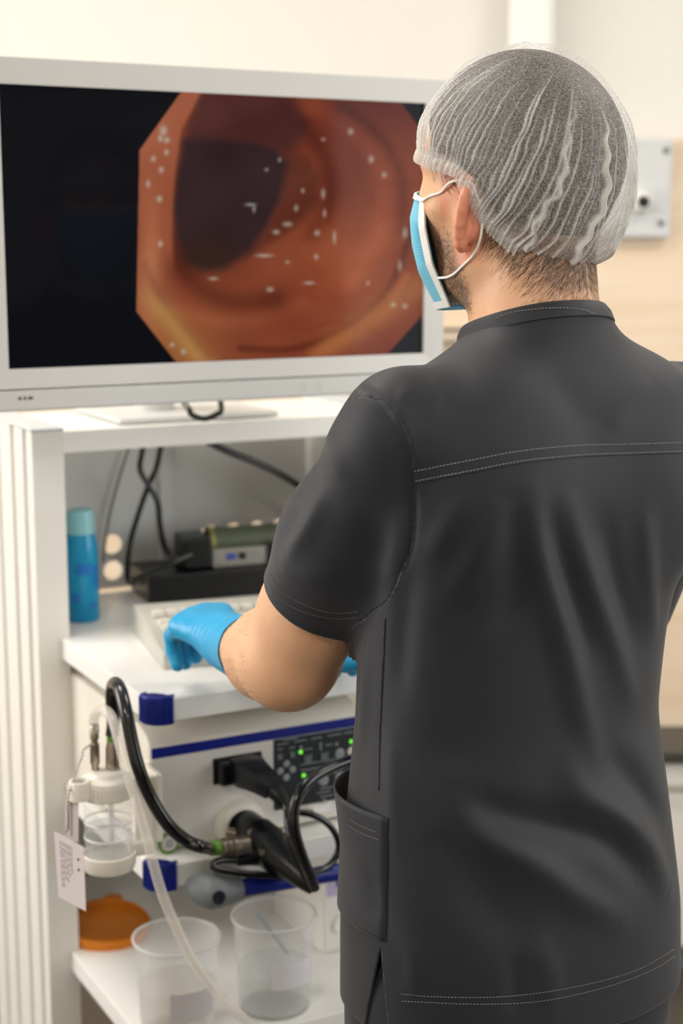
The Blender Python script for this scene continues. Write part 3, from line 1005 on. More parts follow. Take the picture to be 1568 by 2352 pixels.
cable('scope_cord', [g(722, 2040, -.106), g(712, 2012, -.112), g(694, 1968, -.118), g(678, 1915, -.120), g(674, 1870, -.118), g(684, 1828, -.114), g(712, 1792, -.108), g(760, 1763, -.100), g(815, 1742, -.095), g(870, 1720, -.095), g(930, 1722, -.095), (.440, -.120, .80), (.470, -.135, .60), (.475, -.150, .25), (.455, -.165, .06), (.43, -.19, .009), (.40, -.24, .008), (.36, -.30, .008)], .0068,
      'thick black cord rising from the boot of the endoscope connector')
cable('scope_cord', [g(655, 1847, -.057), g(661, 1866, -.068), g(662, 1892, -.080), g(669, 1930, -.092), g(684, 1975, -.100), g(702, 2015, -.104), g(716, 2036, -.106)], .0052,
      'black cord hanging straight down from the video plug')
cable('scope_cord', [g(686, 1866, -.040), g(715, 1871, -.043), g(745, 1886, -.046), g(768, 1912, -.048), g(778, 1944, -.050), g(768, 1974, -.053), g(742, 1996, -.058), g(700, 2008, -.066), g(640, 2011, -.066), g(570, 2008, -.060),
                     g(520, 2001, -.055), g(493, 1993, -.050), g(490, 1984, -.046), g(508, 1976, -.042), g(545, 1976, -.040)], .0043,
      'thin black cord looping wide below the endoscope connector')

# ================================================================== water bottle hung on the processor's side
wx, wy = -0.054, 0.006
zz = lambda y: .932 - (y - 1770) * .000504
wbt = thing('water_bottle', (wx, wy, zz(2010)), 'clear water bottle with ribbed cream lid hanging beside the processor', 'bottle', frame=K, rotz=CROT)
m_gls = thin_clear('clear_glass', (236, 234, 232), .16, .05, .8)
mk('glass', lathe([(.0275, zz(1985)), (.0285, zz(1975)), (.0285, zz(1850)), (.0278, zz(1830)), (.0265, zz(1815))], 40, (wx, wy, 0), caps=False), m_gls, wbt, K, smooth=50)
mk('water', lathe([(.0262, zz(1983)), (.0272, zz(1975)), (.0272, zz(1905)), (.0262, zz(1904.5))], 36, (wx, wy, 0)), thin_clear('water', (206, 212, 220), .22, .04, .7), wbt, K, smooth=50)
mk('graduation_band', merge(lathe([(.0288, zz(1931)), (.0290, zz(1930)), (.0290, zz(1927)), (.0288, zz(1926))], 40, (wx, wy, 0), caps=False),
                            lathe([(.0288, zz(1893)), (.0289, zz(1892)), (.0289, zz(1890)), (.0288, zz(1889))], 40, (wx, wy, 0), caps=False)), m_trim, wbt, K, smooth=50)
lid_ = mk('lid', lathe([(.0305, zz(1832)), (.0315, zz(1830)), (.0315, zz(1795)), (.0300, zz(1787)), (.0285, zz(1785)), (.0220, zz(1781)), (.0200, zz(1771)), (.0, zz(1769))], 40, (wx, wy, 0)), m_pla, wbt, K, smooth=35)
mk('lid_ribs', merge(*[lathe([(.0009, zz(1830)), (.0009, zz(1798))], 5, (wx + .0316 * math.cos(a), wy + .0316 * math.sin(a), 0)) for a in np.linspace(0, 2 * math.pi, 44, endpoint=False)]), m_pla, lid_, K, smooth=60, kind='stuff')
mk('base_cup', lathe([(.022, zz(2016)), (.0295, zz(2010)), (.0318, zz(1998)), (.0322, zz(1972)), (.0300, zz(1970)), (.0296, zz(1985)), (.0, zz(1988))], 40, (wx, wy, 0)), m_pla, wbt, K, smooth=40)
mk('inner_pipe', tube([(wx + .004, wy, zz(1975)), (wx + .004, wy, zz(1790))], .0035, 10, smooth=False), thin_clear('clear_pipe', (230, 234, 238), .4, .1), wbt, K, smooth=60)
# side loop of the lid
lp = np.array([wx - .038, wy - .012, zz(1800)])
mk('side_loop', merge(lathe([(.0085, -.010), (.0125, -.010), (.0128, .010), (.0122, .0125), (.009, .0125), (.0085, -.010)], 24, lp, caps=False), box(wx - .030, wx - .018, wy - .014, wy - .004, zz(1815), zz(1785), .003)), m_pla, wbt, K, smooth=40)
# bracket towards the processor
mk('bracket', merge(box(-.020, .0115, .002, .010, zz(1960), zz(1800), .002), box(.004, .0125, -.002, .05, zz(1965), zz(1795), .002), box(-.03, .0, -.003, .012, zz(1990), zz(1955), .002)), m_pla, wbt, K)
c1 = tok(at(217, 1700, 1.848))
c2 = tok(at(258, 1725, 1.855))
for c, h, r1 in ((c1, .05, .0058),):
    mk('steel_fitting', lathe([(.0045, -.038), (.0045, -.030), (r1, -.028), (r1, -.004), (.0042, -.003), (.0042, .001), (r1 * .95, .002), (r1 * .95, .018), (.0048, .019)], 18, c), m_met, wbt, K, smooth=35)
mk('steel_fitting', lathe([(.0085, -.026), (.0088, -.022), (.0080, .004), (.0065, .012)], 18, c2), m_met, wbt, K, smooth=35)
mk('green_collar', lathe([(.0062, .0), (.0062, .0075)], 18, c2 + np.array([0, 0, .012])), m_grn, wbt, K, smooth=35, label='green collar')

# air and water cord from the bottle to the connector
ct = c2 + np.array([0, 0, .018])
cable('air_water_cord', [ct, tok(at(260, 1650, 1.855)), tok(at(257, 1610, 1.85)), tok(at(258, 1580, 1.84)), tok(at(265, 1569, 1.82)), tok(at(276, 1585, 1.80)), tok(at(288, 1630, 1.785)), tok(at(300, 1690, 1.78)),
                     tok(at(317, 1760, 1.78)), tok(at(345, 1830, 1.79)), tok(at(385, 1893, 1.80)), tok(at(430, 1932, 1.82)), tok(at(462, 1945, 1.825)), g(484, 1948, -.034)], .0078,
      'glossy black cord arching from the water bottle to the connector', n=14)
mk('green_sleeve', tube([g(480, 1948, -.033), g(512, 1947, -.038)], .0094, 16, smooth=False), m_grn, ec, K, smooth=40, label='green sleeve')

# clear tubing
P = [c1 + np.array([0, 0, .010]), tok(at(216, 1650, 1.845)), tok(at(226, 1634, 1.835)), tok(at(243, 1632, 1.82)), tok(at(258, 1652, 1.80)), tok(at(272, 1700, 1.785)), tok(at(292, 1775, 1.775)), tok(at(315, 1850, 1.77)), tok(at(338, 1930, 1.77)),
     tok(at(368, 2040, 1.775)), tok(at(400, 2120, 1.78)), tok(at(445, 2210, 1.785)), tok(at(500, 2285, 1.79)), tok(at(570, 2350, 1.79)), tok(at(610, 2400, 1.80)), tok(at(630, 2600, 1.86)), tok(at(630, 2600, 1.86)) * np.array([1, 1, 0]) + np.array([.02, .0, .15]), tok(at(630, 2600, 1.86)) * np.array([1, 1, 0]) + np.array([.05, .01, .008]), tok(at(630, 2600, 1.86)) * np.array([1, 1, 0]) + np.array([.10, .12, .008])]
tag(mk('clear_tube', tube(P, .0062, 12), thin_clear('clear_tubing', (236, 230, 220), .34, .10, .8), None, K, smooth=60), 'long clear plastic tube hanging from the water bottle past the beaker', 'tube')

# bead chain and cards
ch = thing('bead_chain', tok(at(165, 1790, 1.80)), 'thin bead chain looping from the bottle fitting to the cards', 'chain', frame=K, rotz=CROT)
CP = catmull([tok(at(208, 1710, 1.845)), tok(at(192, 1722, 1.835)), tok(at(188, 1740, 1.83)), tok(at(178, 1765, 1.825)), tok(at(170, 1790, 1.82)), tok(at(160, 1815, 1.815)), tok(at(156, 1850, 1.812)), tok(at(155, 1890, 1.81)), tok(at(152, 1915, 1.81))], 10)
ds = np.concatenate([[0], np.cumsum(np.linalg.norm(np.diff(CP, axis=0), axis=1))])
bead = None
for s in np.arange(0, ds[-1], .0042):
    q = np.array([np.interp(s, ds, CP[:, k]) for k in range(3)])
    if bead is None:
        q0 = q
        bead = mk('bead', lathe([(.0004, -.0016), (.0014, -.0008), (.0016, 0), (.0014, .0008), (.0004, .0016)], 8, q), m_met, ch, K, smooth=60)
    else:
        clone(bead, 'bead', q - q0, ch, K)
mk('chain_wire', tube(CP, .0004, 5, smooth=False), m_met, ch, K)

def card(name, quad, label, lines, dots):
    """a thin printed card through four corner points (top left, top right, bottom right, bottom left)"""
    q = [np.asarray(v) for v in quad]
    n = np.cross(q[1] - q[0], q[3] - q[0])
    n /= np.linalg.norm(n)
    if (n @ (q[0] - tok(_C))) > 0:
        n = -n
    t = thing(name, (q[2] + q[3]) / 2, label, 'card', frame=K, rotz=CROT)
    V = np.array([*q, *[v - n * .0008 for v in q]])
    mk('card_sheet', (V, [(0, 1, 2, 3), (7, 6, 5, 4), (0, 4, 5, 1), (1, 5, 6, 2), (2, 6, 7, 3), (3, 7, 4, 0)]), m_card, t, K)
    def pt(u, v):
        return q[0] * (1 - u) * (1 - v) + q[1] * u * (1 - v) + q[2] * u * v + q[3] * (1 - u) * v + n * .0002
    Vp, Fp = [], []
    for u, v0, v1, w in lines:
        k = len(Vp)
        Vp += [pt(u, v0), pt(u + w, v0), pt(u + w, v1), pt(u, v1)]
        Fp.append((k, k + 1, k + 2, k + 3))
    if lines:
        mk('print', (np.array(Vp), Fp), m_prt, t, K, kind='stuff')
    for u, v in dots:
        mk('symbol', lathe([(.0016, 0), (.0016, .0003)], 12, pt(u, v), n), m_prt, t, K)
    return t
ln = []
rr_ = random.Random(3)
for k in range(6):
    v = .10
    u = .18 + k * .075
    while v < .80 - .06 * k:
        w = rr_.uniform(.03, .09)
        ln.append((u, v, v + w, .028))
        v += w + rr_.uniform(.012, .03)
card('printed_card', [tok(at(124, 1909, 1.80)), tok(at(192, 1946, 1.79)), tok(at(197, 2093, 1.79)), tok(at(134, 2060, 1.80))],
     'pale pink card with small rotated print hanging on the chain', ln, [(.80, .24), (.80, .40)])
card('printed_card', [tok(at(148, 1826, 1.825)), tok(at(180, 1830, 1.825)), tok(at(180, 1935, 1.825)), tok(at(150, 1925, 1.825))],
     'narrow pinkish card strip hanging against the bottle behind the chain', [(.45, .1, .9, .08), (.25, .1, .8, .08)], [])

# ================================================================== on the bottom shelf
ZB = 0.552
m_bk = thin_clear('translucent_plastic', (246, 246, 244), .20, .18, .5)
def beaker(c, label, level, lab, tint, swab=False):
    t = thing('measuring_beaker', (*c, ZB), label, 'beaker', frame=K, rotz=CROT, group='plastic beakers on the bottom shelf')
    R0, R1, Hh = .0475, .0535, .128
    rad = lambda z: R0 + (R1 - R0) * z / Hh
    mk('wall', lathe([(0.0, .003), (R0 - .003, .003), (R0 - .001, .006), (rad(Hh) - .0012, Hh), (rad(Hh) + .0026, Hh + .0006), (rad(Hh) + .0026, Hh - .003), (rad(Hh), Hh - .0045), (R0, .004), (R0 - .002, 0), (0, 0)], 48, (*c, ZB), caps=False), m_bk, t, K, smooth=40)
    mk('rim', lathe([(rad(Hh) + .0008, Hh + .0004), (rad(Hh) + .0030, Hh + .0002), (rad(Hh) + .0034, Hh - .0010), (rad(Hh) + .0030, Hh - .0024), (rad(Hh) + .0010, Hh - .0024), (rad(Hh) + .0008, Hh + .0004)], 48, (*c, ZB), caps=False),
       thin_clear('beaker_rim', (235, 235, 233), .6, .2), t, K, smooth=50)
    mk('water', lathe([(R0 - .003, .0045), (rad(level) - .0022, level)], 40, (*c, ZB)), thin_clear('water_' + tint, {'clear': (226, 231, 233), 'cloudy': (238, 232, 212)}[tint], .26, .05, .6), t, K, smooth=40)
    a0_, a1_, z0, z1 = lab
    V, F = [], []
    for k in range(13):
        a = math.radians(a0_ + (a1_ - a0_) * k / 12)
        for z in (z0, z1):
            V.append((c[0] + (rad(z) + .0008) * math.cos(a), c[1] + (rad(z) + .0008) * math.sin(a), ZB + z))
    for k in range(12):
        F.append((2 * k, 2 * k + 2, 2 * k + 3, 2 * k + 1))
    mk('label_sticker', (np.array(V), F), M('sticker_' + tint, (196, 190, 190) if tint == 'cloudy' else (220, 218, 222), .6, var=.02), t, K, smooth=60)
    return t
beaker((.050, .057), 'nearer clear plastic beaker with cloudy water and a grey label', .066, (-122, -52, .036, .074), 'cloudy')
beaker((.188, .060), 'clear plastic beaker under the handle bar with a thin rod inside', .058, (-120, -50, .044, .080), 'clear')
tag(mk('glass_rod', tube([(.215, .075, ZB + .06), (.178, .088, ZB + .118)], .0024, 8, smooth=False), thin_clear('rod', (170, 186, 200), .6, .1), None, K, smooth=60), 'thin bluish rod leaning inside the beaker under the handle bar', 'rod')

# orange lid
ol = thing('orange_lid', (.075, .345, ZB), 'round translucent orange lid with a tab on the bottom shelf', 'lid', frame=K, rotz=CROT)
m_or = M('orange_plastic', (222, 128, 10), .3, var=.05, sss=.0, trans=.1)
oc = np.array([.066, .372])
TL = Matrix.Translation(Vector((oc[0], oc[1], ZB + .003))) @ Matrix.Rotation(math.radians(7), 4, 'X')
mk('disc', xf(lathe([(.058, .0), (.0615, .001), (.0625, .006), (.0625, .016), (.0605, .018), (.058, .017), (.0565, .012), (.054, .0105), (.0, .0105)], 48), TL), m_or, ol, K, smooth=40)
mk('inner_ring', xf(lathe([(.050, .0105), (.050, .013), (.047, .013), (.047, .0105)], 48, caps=False), TL), m_or, ol, K, smooth=40)
ang = math.radians(62)
tabp = [(.058, -.016), (.070, -.014), (.078, -.009), (.081, 0), (.078, .009), (.070, .014), (.058, .016)]
mk('tab', xf(prism([(x * math.cos(ang) - y * math.sin(ang), x * math.sin(ang) + y * math.cos(ang)) for x, y in tabp], .010, .016, .001), TL), m_or, ol, K, smooth=40)

# white box at the right with a violet label
wb_ = thing('white_device_box', (.36, .24, ZB), 'white box with a violet label at the rear of the bottom shelf', 'device box', frame=K, rotz=CROT)
mk('casing', box(.312, .46, .160, .32, ZB, ZB + .150, .003), m_pow, wb_, K)
lb = mk('violet_label', box(.3185, .372, .1592, .1602, ZB + .085, ZB + .132), M('violet_print', (186, 178, 214), .5, var=.03), wb_, K, label='violet label')
mk('label_bar', box(.333, .339, .1588, .1594, ZB + .098, ZB + .116), m_blk, lb, K)
mk('switch', lathe([(.013, 0), (.013, .003), (.0105, .004), (.0065, .0045)], 28, (.340, .160, ZB + .04), (0, -1, 0)), m_trim, wb_, K, smooth=40)
mk('small_light', lathe([(.003, 0), (.003, .0015)], 14, (.340, .160, ZB + .066), (0, -1, 0)), m_gry, wb_, K, smooth=40)

# ================================================================== the person
# ---- distance-field modelling kit
def nrm(v):
    v = np.asarray(v, float)
    return v / np.linalg.norm(v)


def caps(P, a, b, ra, rb):
    a, b = np.asarray(a, float), np.asarray(b, float)
    ba = b - a
    pa = P - a
    h = np.clip(pa @ ba / (ba @ ba), 0, 1)
    return np.linalg.norm(pa - h[:, None] * ba, axis=1) - (ra + (rb - ra) * h)


def ell(P, c, s, Rm=None):
    q = P - np.asarray(c, float)
    if Rm is not None:
        q = q @ Rm.T
    s = np.asarray(s, float)
    k0 = np.linalg.norm(q / s, axis=1)
    k1 = np.linalg.norm(q / (s * s), axis=1) + 1e-9
    return k0 * (k0 - 1) / k1


def smin(a, b, k):
    h = np.clip(0.5 + 0.5 * (b - a) / k, 0, 1)
    return b * (1 - h) + a * h - k * h * (1 - h)


def smax(a, b, k):
    return -smin(-a, -b, k)


def local(fn, P, c, r):
    """evaluate fn only near c; far points get a safe distance"""
    dist = np.linalg.norm(P - np.asarray(c), axis=1) - r
    out = dist + .03
    m_ = dist < .03
    if m_.any():
        out[m_] = fn(P[m_])
    return out


def nets(fn, lo, hi, h, cs=4):
    """sparse surface nets: mesh of the zero set of fn"""
    lo, hi = np.asarray(lo, float), np.asarray(hi, float)
    H = h * cs
    n = np.ceil((hi - lo) / H).astype(int)
    G = np.stack(np.meshgrid(*[np.arange(k) for k in n], indexing='ij'), -1).reshape(-1, 3)
    d = np.concatenate([fn(lo + (g + .5) * H) for g in np.array_split(G, max(1, len(G) // 400000))])
    G = G[np.abs(d) < H * 1.12]
    off = np.stack(np.meshgrid(*[np.arange(cs)] * 3, indexing='ij'), -1).reshape(-1, 3)
    C = (G[:, None, :] * cs + off[None]).reshape(-1, 3)
    N = n * cs + 2
    key = lambda I: (I[..., 0].astype(np.int64) * N[1] + I[..., 1]) * N[2] + I[..., 2]
    co = np.array([(i, j, k) for i in (0, 1) for j in (0, 1) for k in (0, 1)])
    CK = key(C[:, None, :] + co[None])
    uk, inv = np.unique(CK.ravel(), return_inverse=True)
    I = np.stack([uk // (N[1] * N[2]), (uk // N[2]) % N[1], uk % N[2]], 1)
    val = np.concatenate([fn(lo + q * h) for q in np.array_split(I, max(1, len(I) // 400000))])
    v8 = val[inv].reshape(-1, 8)
    mix = (v8.min(1) < 0) & (v8.max(1) >= 0)
    C, v8 = C[mix], v8[mix]
    acc = np.zeros((len(C), 3))
    cnt = np.zeros(len(C))
    for a in range(8):
        for bit in (4, 2, 1):
            if a & bit:
                continue
            b = a | bit
            va, vb = v8[:, a], v8[:, b]
            m = (va < 0) != (vb < 0)
            t = np.where(m, va / np.where(m, va - vb, 1), 0)
            p = co[a][None] * (1 - t[:, None]) + co[b][None] * t[:, None]
            acc += np.where(m[:, None], p, 0)
            cnt += m
    V = lo + (C + acc / cnt[:, None]) * h
    ck = key(C)
    o = np.argsort(ck)
    cks = ck[o]
    def find(I):
        k = key(I)
        p = np.clip(np.searchsorted(cks, k), 0, len(cks) - 1)
        return np.where(cks[p] == k, o[p], -1)
    F = []
    E = np.eye(3, dtype=int)
    for ax in range(3):
        b1, b2 = E[(ax + 1) % 3], E[(ax + 2) % 3]
        hi_i = 4 >> ax
        s0, s1 = v8[:, 0] < 0, v8[:, hi_i] < 0
        for flip, m in ((False, s0 & ~s1), (True, ~s0 & s1)):
            c = np.nonzero(m)[0]
            q = np.stack([c, find(C[c] - b1), find(C[c] - b1 - b2), find(C[c] - b2)], 1)
            q = q[(q >= 0).all(1)]
            F.append(q[:, ::-1] if flip else q)
    F = np.concatenate(F)
    # orient outwards
    g = 1e-3
    return V, [tuple(q) for q in F.tolist()]


# ---- stance: torso faces the trolley, head turned to the monitor
YT, YH = math.radians(27), math.radians(41)
Ft, Lt = np.array([-math.sin(YT), math.cos(YT), 0]), np.array([-math.cos(YT), -math.sin(YT), 0])
Fh, Lh = np.array([-math.sin(YH), math.cos(YH), 0]), np.array([-math.cos(YH), -math.sin(YH), 0])
UZ = np.array([0, 0, 1.])
HC = np.array([0.164, 1.522, 1.628])            # centre of the skull
NK = np.array([0.188, 1.475, 1.47])             # base of the neck
PXY = np.array([0.168, 1.472])                  # pelvis


def bod(l, f, z, base=NK):
    return np.array([base[0], base[1], 0]) + Lt * l + Ft * f + UZ * z


SHL, SHR = bod(.158, -.004, 1.368), bod(-.160, -.004, 1.360)
ELL, ELR = np.array([-.055, 1.535, 1.130]), np.array([.300, 1.690, 1.130])
WRL, WRR = at(532, 1478, 1.79), np.array([.110, 1.822, 1.075])
HDL = nrm(at(452, 1424, 1.868) - WRL)
HDR = nrm(np.array([-.82, .57, .06]))


def hand(wr, hd, side, scale=1.0):
    """joint positions of a half-curled hand; side = direction from little finger to thumb"""
    up = nrm(np.cross(side, hd)) if np.cross(side, hd)[2] > 0 else nrm(np.cross(hd, side))
    K_ = []
    spec = [(.030, .086, (.042, .025, .020), 22), (.010, .091, (.045, .028, .021), 26), (-.010, .087, (.041, .026, .020), 31), (-.028, .079, (.033, .020, .018), 36)]
    for so_, ln_, seg, bend in spec:
        p = wr + hd * ln_ + side * so_ + up * (.006 - abs(so_) * .12)
        chain = [p]
        a = math.radians(bend)
        for s_, da in zip(seg, (0, 52, 34)):
            a += math.radians(da)
            d_ = hd * math.cos(a) - up * math.sin(a)
            p = p + d_ * s_
            chain.append(p)
        K_.append(chain)
    t0 = wr + hd * .022 + side * .024 - up * .010
    t1 = t0 + nrm(hd * .75 + side * .5 - up * .35) * .045
    t2 = t1 + nrm(hd * .95 + side * .1 - up * .35) * .032
    t3 = t2 + nrm(hd * .95 - side * .1 - up * .45) * .026
    return K_, (t0, t1, t2, t3), up


def hand_sdf(P, wr, hd, side, g=0.0):
    chains, th, up = hand(wr, hd, side)
    d = None
    for ch_ in chains:
        q = caps(P, wr + (ch_[0] - wr) * .15, ch_[0], .0165, .0125)
        d = q if d is None else smin(d, q, .014)
    d = smin(d, caps(P, wr - hd * .03, wr + hd * .02, .027, .025), .02)
    for ch_, r0 in zip(chains, (.0092, .0094, .009, .0080)):
        q = caps(P, ch_[0], ch_[1], r0 + .001, r0)
        q = smin(q, caps(P, ch_[1], ch_[2], r0, r0 - .001), .003)
        q = smin(q, caps(P, ch_[2], ch_[3], r0 - .001, r0 - .002), .003)
        d = smin(d, q, .004)
    q = smin(caps(P, th[0], th[1], .014, .0115), caps(P, th[1], th[2], .0112, .0100), .004)
    q = smin(q, caps(P, th[2], th[3], .0100, .0078), .004)
    return smin(d, q, .008) - g


SDL = nrm(np.array([HDL[1], -HDL[0], 0.10]))        # thumb side of the left hand
SDR = nrm(np.array([-HDR[1], HDR[0], 0.10]))        # thumb side of the right hand


def H2(P):
    v = P - HC
    return np.stack([v @ Fh, v @ Lh, v[:, 2]], 1)


def ear_sdf(q, s):
    """q: head-frame points (front, left, up); s = +1 left ear, -1 right ear"""
    q = q * np.array([1, s, 1])
    root = np.array([-.012, .0700, -.060])
    eo = nrm((-.30, .955, 0.05))
    eu = nrm((-.16, -.03, 1))
    eu = nrm(eu - eo * (eu @ eo))
    en = np.cross(eu, eo)
    if en[0] < 0:
        en = -en                                       # en points to the front
    Rm = np.stack([eo, eu, en])
    v = (q - root) @ Rm.T
    v = v / .90
    rimp = [(.003, .010, .002), (.005, .023, .003), (.011, .0310, .003), (.0180, .0290, .002), (.0238, .0200, .001), (.0258, .0080, .001), (.0242, -.0060, .001), (.0195, -.0170, .001), (.0140, -.0250, .001)]
    d = ell(v, (.005, -.002, -.006), (.0105, .0175, .0085))
    d = smin(d, ell(v, (.0125, .003, -.0015), (.0125, .0255, .0042)), .004)
    for i, r_ in enumerate(rimp):
        d = smin(d, caps(v, (.002, r_[1] * .45 - .002, -.003), (r_[0] * .93, r_[1] * .93, -.0015), .0045, .0030), .004)
    for i in range(len(rimp) - 1):
        d = smin(d, caps(v, rimp[i], rimp[i + 1], .0046, .0046), .002)
    d = smin(d, caps(v, (.0125, -.0260, .001), (.0065, -.0300, .002), .0066, .0052), .005)
    # hollow in front, shallow furrow behind the rim
    d = smax(d, -ell(v, (.0110, .004, .0080), (.0088, .0190, .0050)), .003)
    d = smax(d, -ell(v, (.0150, .002, -.0088), (.0042, .0200, .0052)), .003)
    return d * .90


def head_sdf(P, ears=True):
    q = H2(P)
    d = ell(q, (-.006, 0, .004), (.0960, .0755, .0865))
    d = smin(d, ell(q, (-.035, 0, -.012), (.064, .064, .066)), .03)
    d = smin(d, ell(q, (.034, 0, -.050), (.0585, .0600, .0800)), .03)
    qa = q * np.array([1, 1, 1])
    qa[:, 1] = np.abs(qa[:, 1])
    d = smin(d, caps(qa, (-.004, .0545, -.066), (.000, .0510, -.096), .0140, .0140), .020)
    d = smin(d, caps(qa, (.000, .0490, -.098), (.064, .0200, -.122), .0150, .0170), .022)
    d = smin(d, ell(q, (.072, 0, -.124), (.0240, .0260, .0170)), .014)
    d = smin(d, caps(qa, (.0800, .012, .004), (.0680, .046, .000), .0105, .0090), .014)
    d = smax(d, -ell(qa, (.1000, .0310, -.020), (.0180, .0150, .0110)), .012)
    d = smin(d, caps(qa, (.0600, .0450, -.042), (.0380, .0600, -.048), .0130, .0100), .018)
    d = smin(d, caps(q, (.0860, 0, -.006), (.0940, 0, -.050), .0075, .0100), .009)
    d = smin(d, caps(qa, (.0890, .0080, -.056), (.0890, .0120, -.058), .0080, .0070), .006)
    d = smin(d, caps(qa, (.0890, .0, -.084), (.0820, .0200, -.086), .0070, .0040), .006)
    d = smin(d, caps(qa, (.0880, .0, -.094), (.0820, .0160, -.093), .0075, .0040), .006)
    if ears:
        for s in (1, -1):
            d = smin(d, local(lambda Q: ear_sdf(Q, s), q, (-.015, .082 * s, -.058), .045), .006)
    return d


def neck_sdf(P):
    a = NK + np.array([0, 0, -.03])
    b = HC + Fh * (-.026) + UZ * (-.055)
    d = caps(P, a, b, .0565, .0545)
    d = smin(d, caps(P, NK + Ft * .018 + UZ * (-.02), HC + Fh * .030 + UZ * (-.095), .045, .036), .03)
    # neck muscle running from behind the ear to the throat
    d = smin(d, caps(P, HC + Lh * .046 + Fh * (-.022) + UZ * (-.070), NK + Lt * .020 + Ft * .050 + UZ * (-.035), .0140, .0120), .02)
    return d


TZ = np.array([.74, .80, .90, 1.00, 1.10, 1.18, 1.26, 1.33, 1.38, 1.42, 1.455, 1.49])
TB = np.array([.176, .178, .176, .166, .153, .155, .163, .166, .157, .118, .071, .055])
TD = np.array([.124, .126, .124, .116, .106, .107, .112, .113, .108, .090, .068, .058])
TX = np.array([.172, .172, .170, .165, .162, .166, .172, .178, .182, .185, .187, .188])
TY = np.array([1.474, 1.474, 1.472, 1.470, 1.470, 1.470, 1.470, 1.471, 1.472, 1.474, 1.475, 1.476])
_zz = np.linspace(TZ[0], TZ[-1], 400)
def _smooth(v):
    y = np.interp(_zz, TZ, v)
    k = np.exp(-np.linspace(-2, 2, 41) ** 2)
    k /= k.sum()
    return np.convolve(np.pad(y, 20, mode='edge'), k, 'valid')
_TB, _TD, _TX, _TY = _smooth(TB), _smooth(TD), _smooth(TX), _smooth(TY)


def torso_sdf(P, g=0.0, ztop=1.475):
    z = P[:, 2]
    b, d, x, y = (np.interp(z, _zz, v) for v in (_TB, _TD, _TX, _TY))
    v = np.stack([P[:, 0] - x, P[:, 1] - y], 1)
    l, f = v @ Lt[:2], v @ Ft[:2]
    b, d = b + g, d + g
    n = 2.35
    q = ((np.abs(l) / b) ** n + (np.abs(f) / d) ** n + 1e-9) ** (1 / n)
    return smax((q - 1) * np.minimum(b, d) * .92, np.maximum(z - ztop, .76 - z), .02)


def shoulder_sdf(P, g=0.0, stub=True):
    d = None
    for s, S in ((1, SHL), (-1, SHR)):
        q = caps(P, bod(.026 * s, -.006, 1.420), bod(.085 * s, -.008, 1.394), .040 + g, .044 + g)
        q = smin(q, caps(P, bod(.085 * s, -.008, 1.396), S, .045 + g, .050 + g), .03)
        q = smin(q, ell((P - bod(.085 * s, -.052, 1.335)) @ np.stack([Lt, Ft, UZ]).T, (0, 0, 0), (.075 + g, .055 + g, .095 + g)), .04)
        d = q if d is None else smin(d, q, .04)
    return d


def arm_sdf(P, S, E, Wr):
    ax = nrm(E - S)
    fa = nrm(Wr - E)
    d = caps(P, S, E, .0500, .0460)
    d = smin(d, caps(P, E, E + (Wr - E) * .30, .0450, .0450), .02)
    d = smin(d, caps(P, E + (Wr - E) * .30, Wr, .0430, .0270), .02)
    tip = E + ax * .006 - fa * .016
    d = smin(d, ell(P, tip, (.032, .032, .032)), .02)
    # extensor muscle along the outer forearm and the biceps
    out = nrm(np.cross(ax, fa))
    d = smin(d, caps(P, E - fa * 0 + out * .014 - ax * .015, E + fa * .09 + out * .012, .0250, .0290), .02)
    d = smin(d, caps(P, S + (E - S) * .62 + fa * .024, E + fa * .055 - ax * .020, .0330, .0340), .03)
    d = smin(d, caps(P, S + (E - S) * .55 - fa * .012, E - fa * .010 - ax * .01, .0430, .0390), .025)
    d = smin(d, caps(P, S + (E - S) * .35 + fa * .010, S + (E - S) * .72 + fa * .008, .0400, .0390), .03)
    return d


def leg_sdf(P, g=0.0):
    d = None
    for s in (1, -1):
        hip = np.array([PXY[0], PXY[1], 0]) + Lt * (.076 * s) + UZ * .84
        kn = hip + Ft * .02 + Lt * (.01 * s) - UZ * .40
        an = hip - Ft * .02 + Lt * (.020 * s) - UZ * .77
        q = smin(caps(P, hip, kn, .076 + g, .058 + g), caps(P, kn, an, .058 + g, .042 + g), .03)
        d = q if d is None else smin(d, q, .03)
    return d


def feet_sdf(P, g=0.0):
    d = None
    for s in (1, -1):
        hip = np.array([PXY[0], PXY[1], 0]) + Lt * (.10 * s)
        q = caps(P, hip - Ft * .06 + UZ * .042, hip + Ft * .15 + UZ * .034, .036 + g, .032 + g)
        d = q if d is None else np.minimum(d, q)
    return d


def body_sdf(P):
    d = smin(local(head_sdf, P, HC + UZ * -.02, .15), neck_sdf(P), .022)
    d = smin(d, smin(torso_sdf(P, -.022), shoulder_sdf(P, -.010), .03), .03)
    d = smin(d, local(lambda Q: leg_sdf(Q, -.014), P, (PXY[0], PXY[1], .42), .58), .03)
    d = smin(d, local(lambda Q: feet_sdf(Q, -.006), P, (PXY[0], PXY[1], .03), .3), .03)
    for S, E, Wr, hd, sd in ((SHL, ELL, WRL, HDL, SDL), (SHR, ELR, WRR, HDR, SDR)):
        d = smin(d, smin(local(lambda Q: arm_sdf(Q, S, E, Wr), P, E, .40), local(lambda Q: hand_sdf(Q, Wr, hd, sd), P, Wr + hd * .07, .13), .014), .012)
    return d


def unwarp(Q):
    """modelling space -> world: the head is sculpted enlarged so that it gets finer cells"""
    v = Q - HC
    r = np.linalg.norm(v, axis=1)
    t = np.clip((r - .24) / .40, 0, 1)
    s_ = .62 + .38 * t * t * (3 - 2 * t)
    return HC + v * s_[:, None], s_


def body_big(Q):
    P, s_ = unwarp(Q)
    return body_sdf(P) / s_ * .9


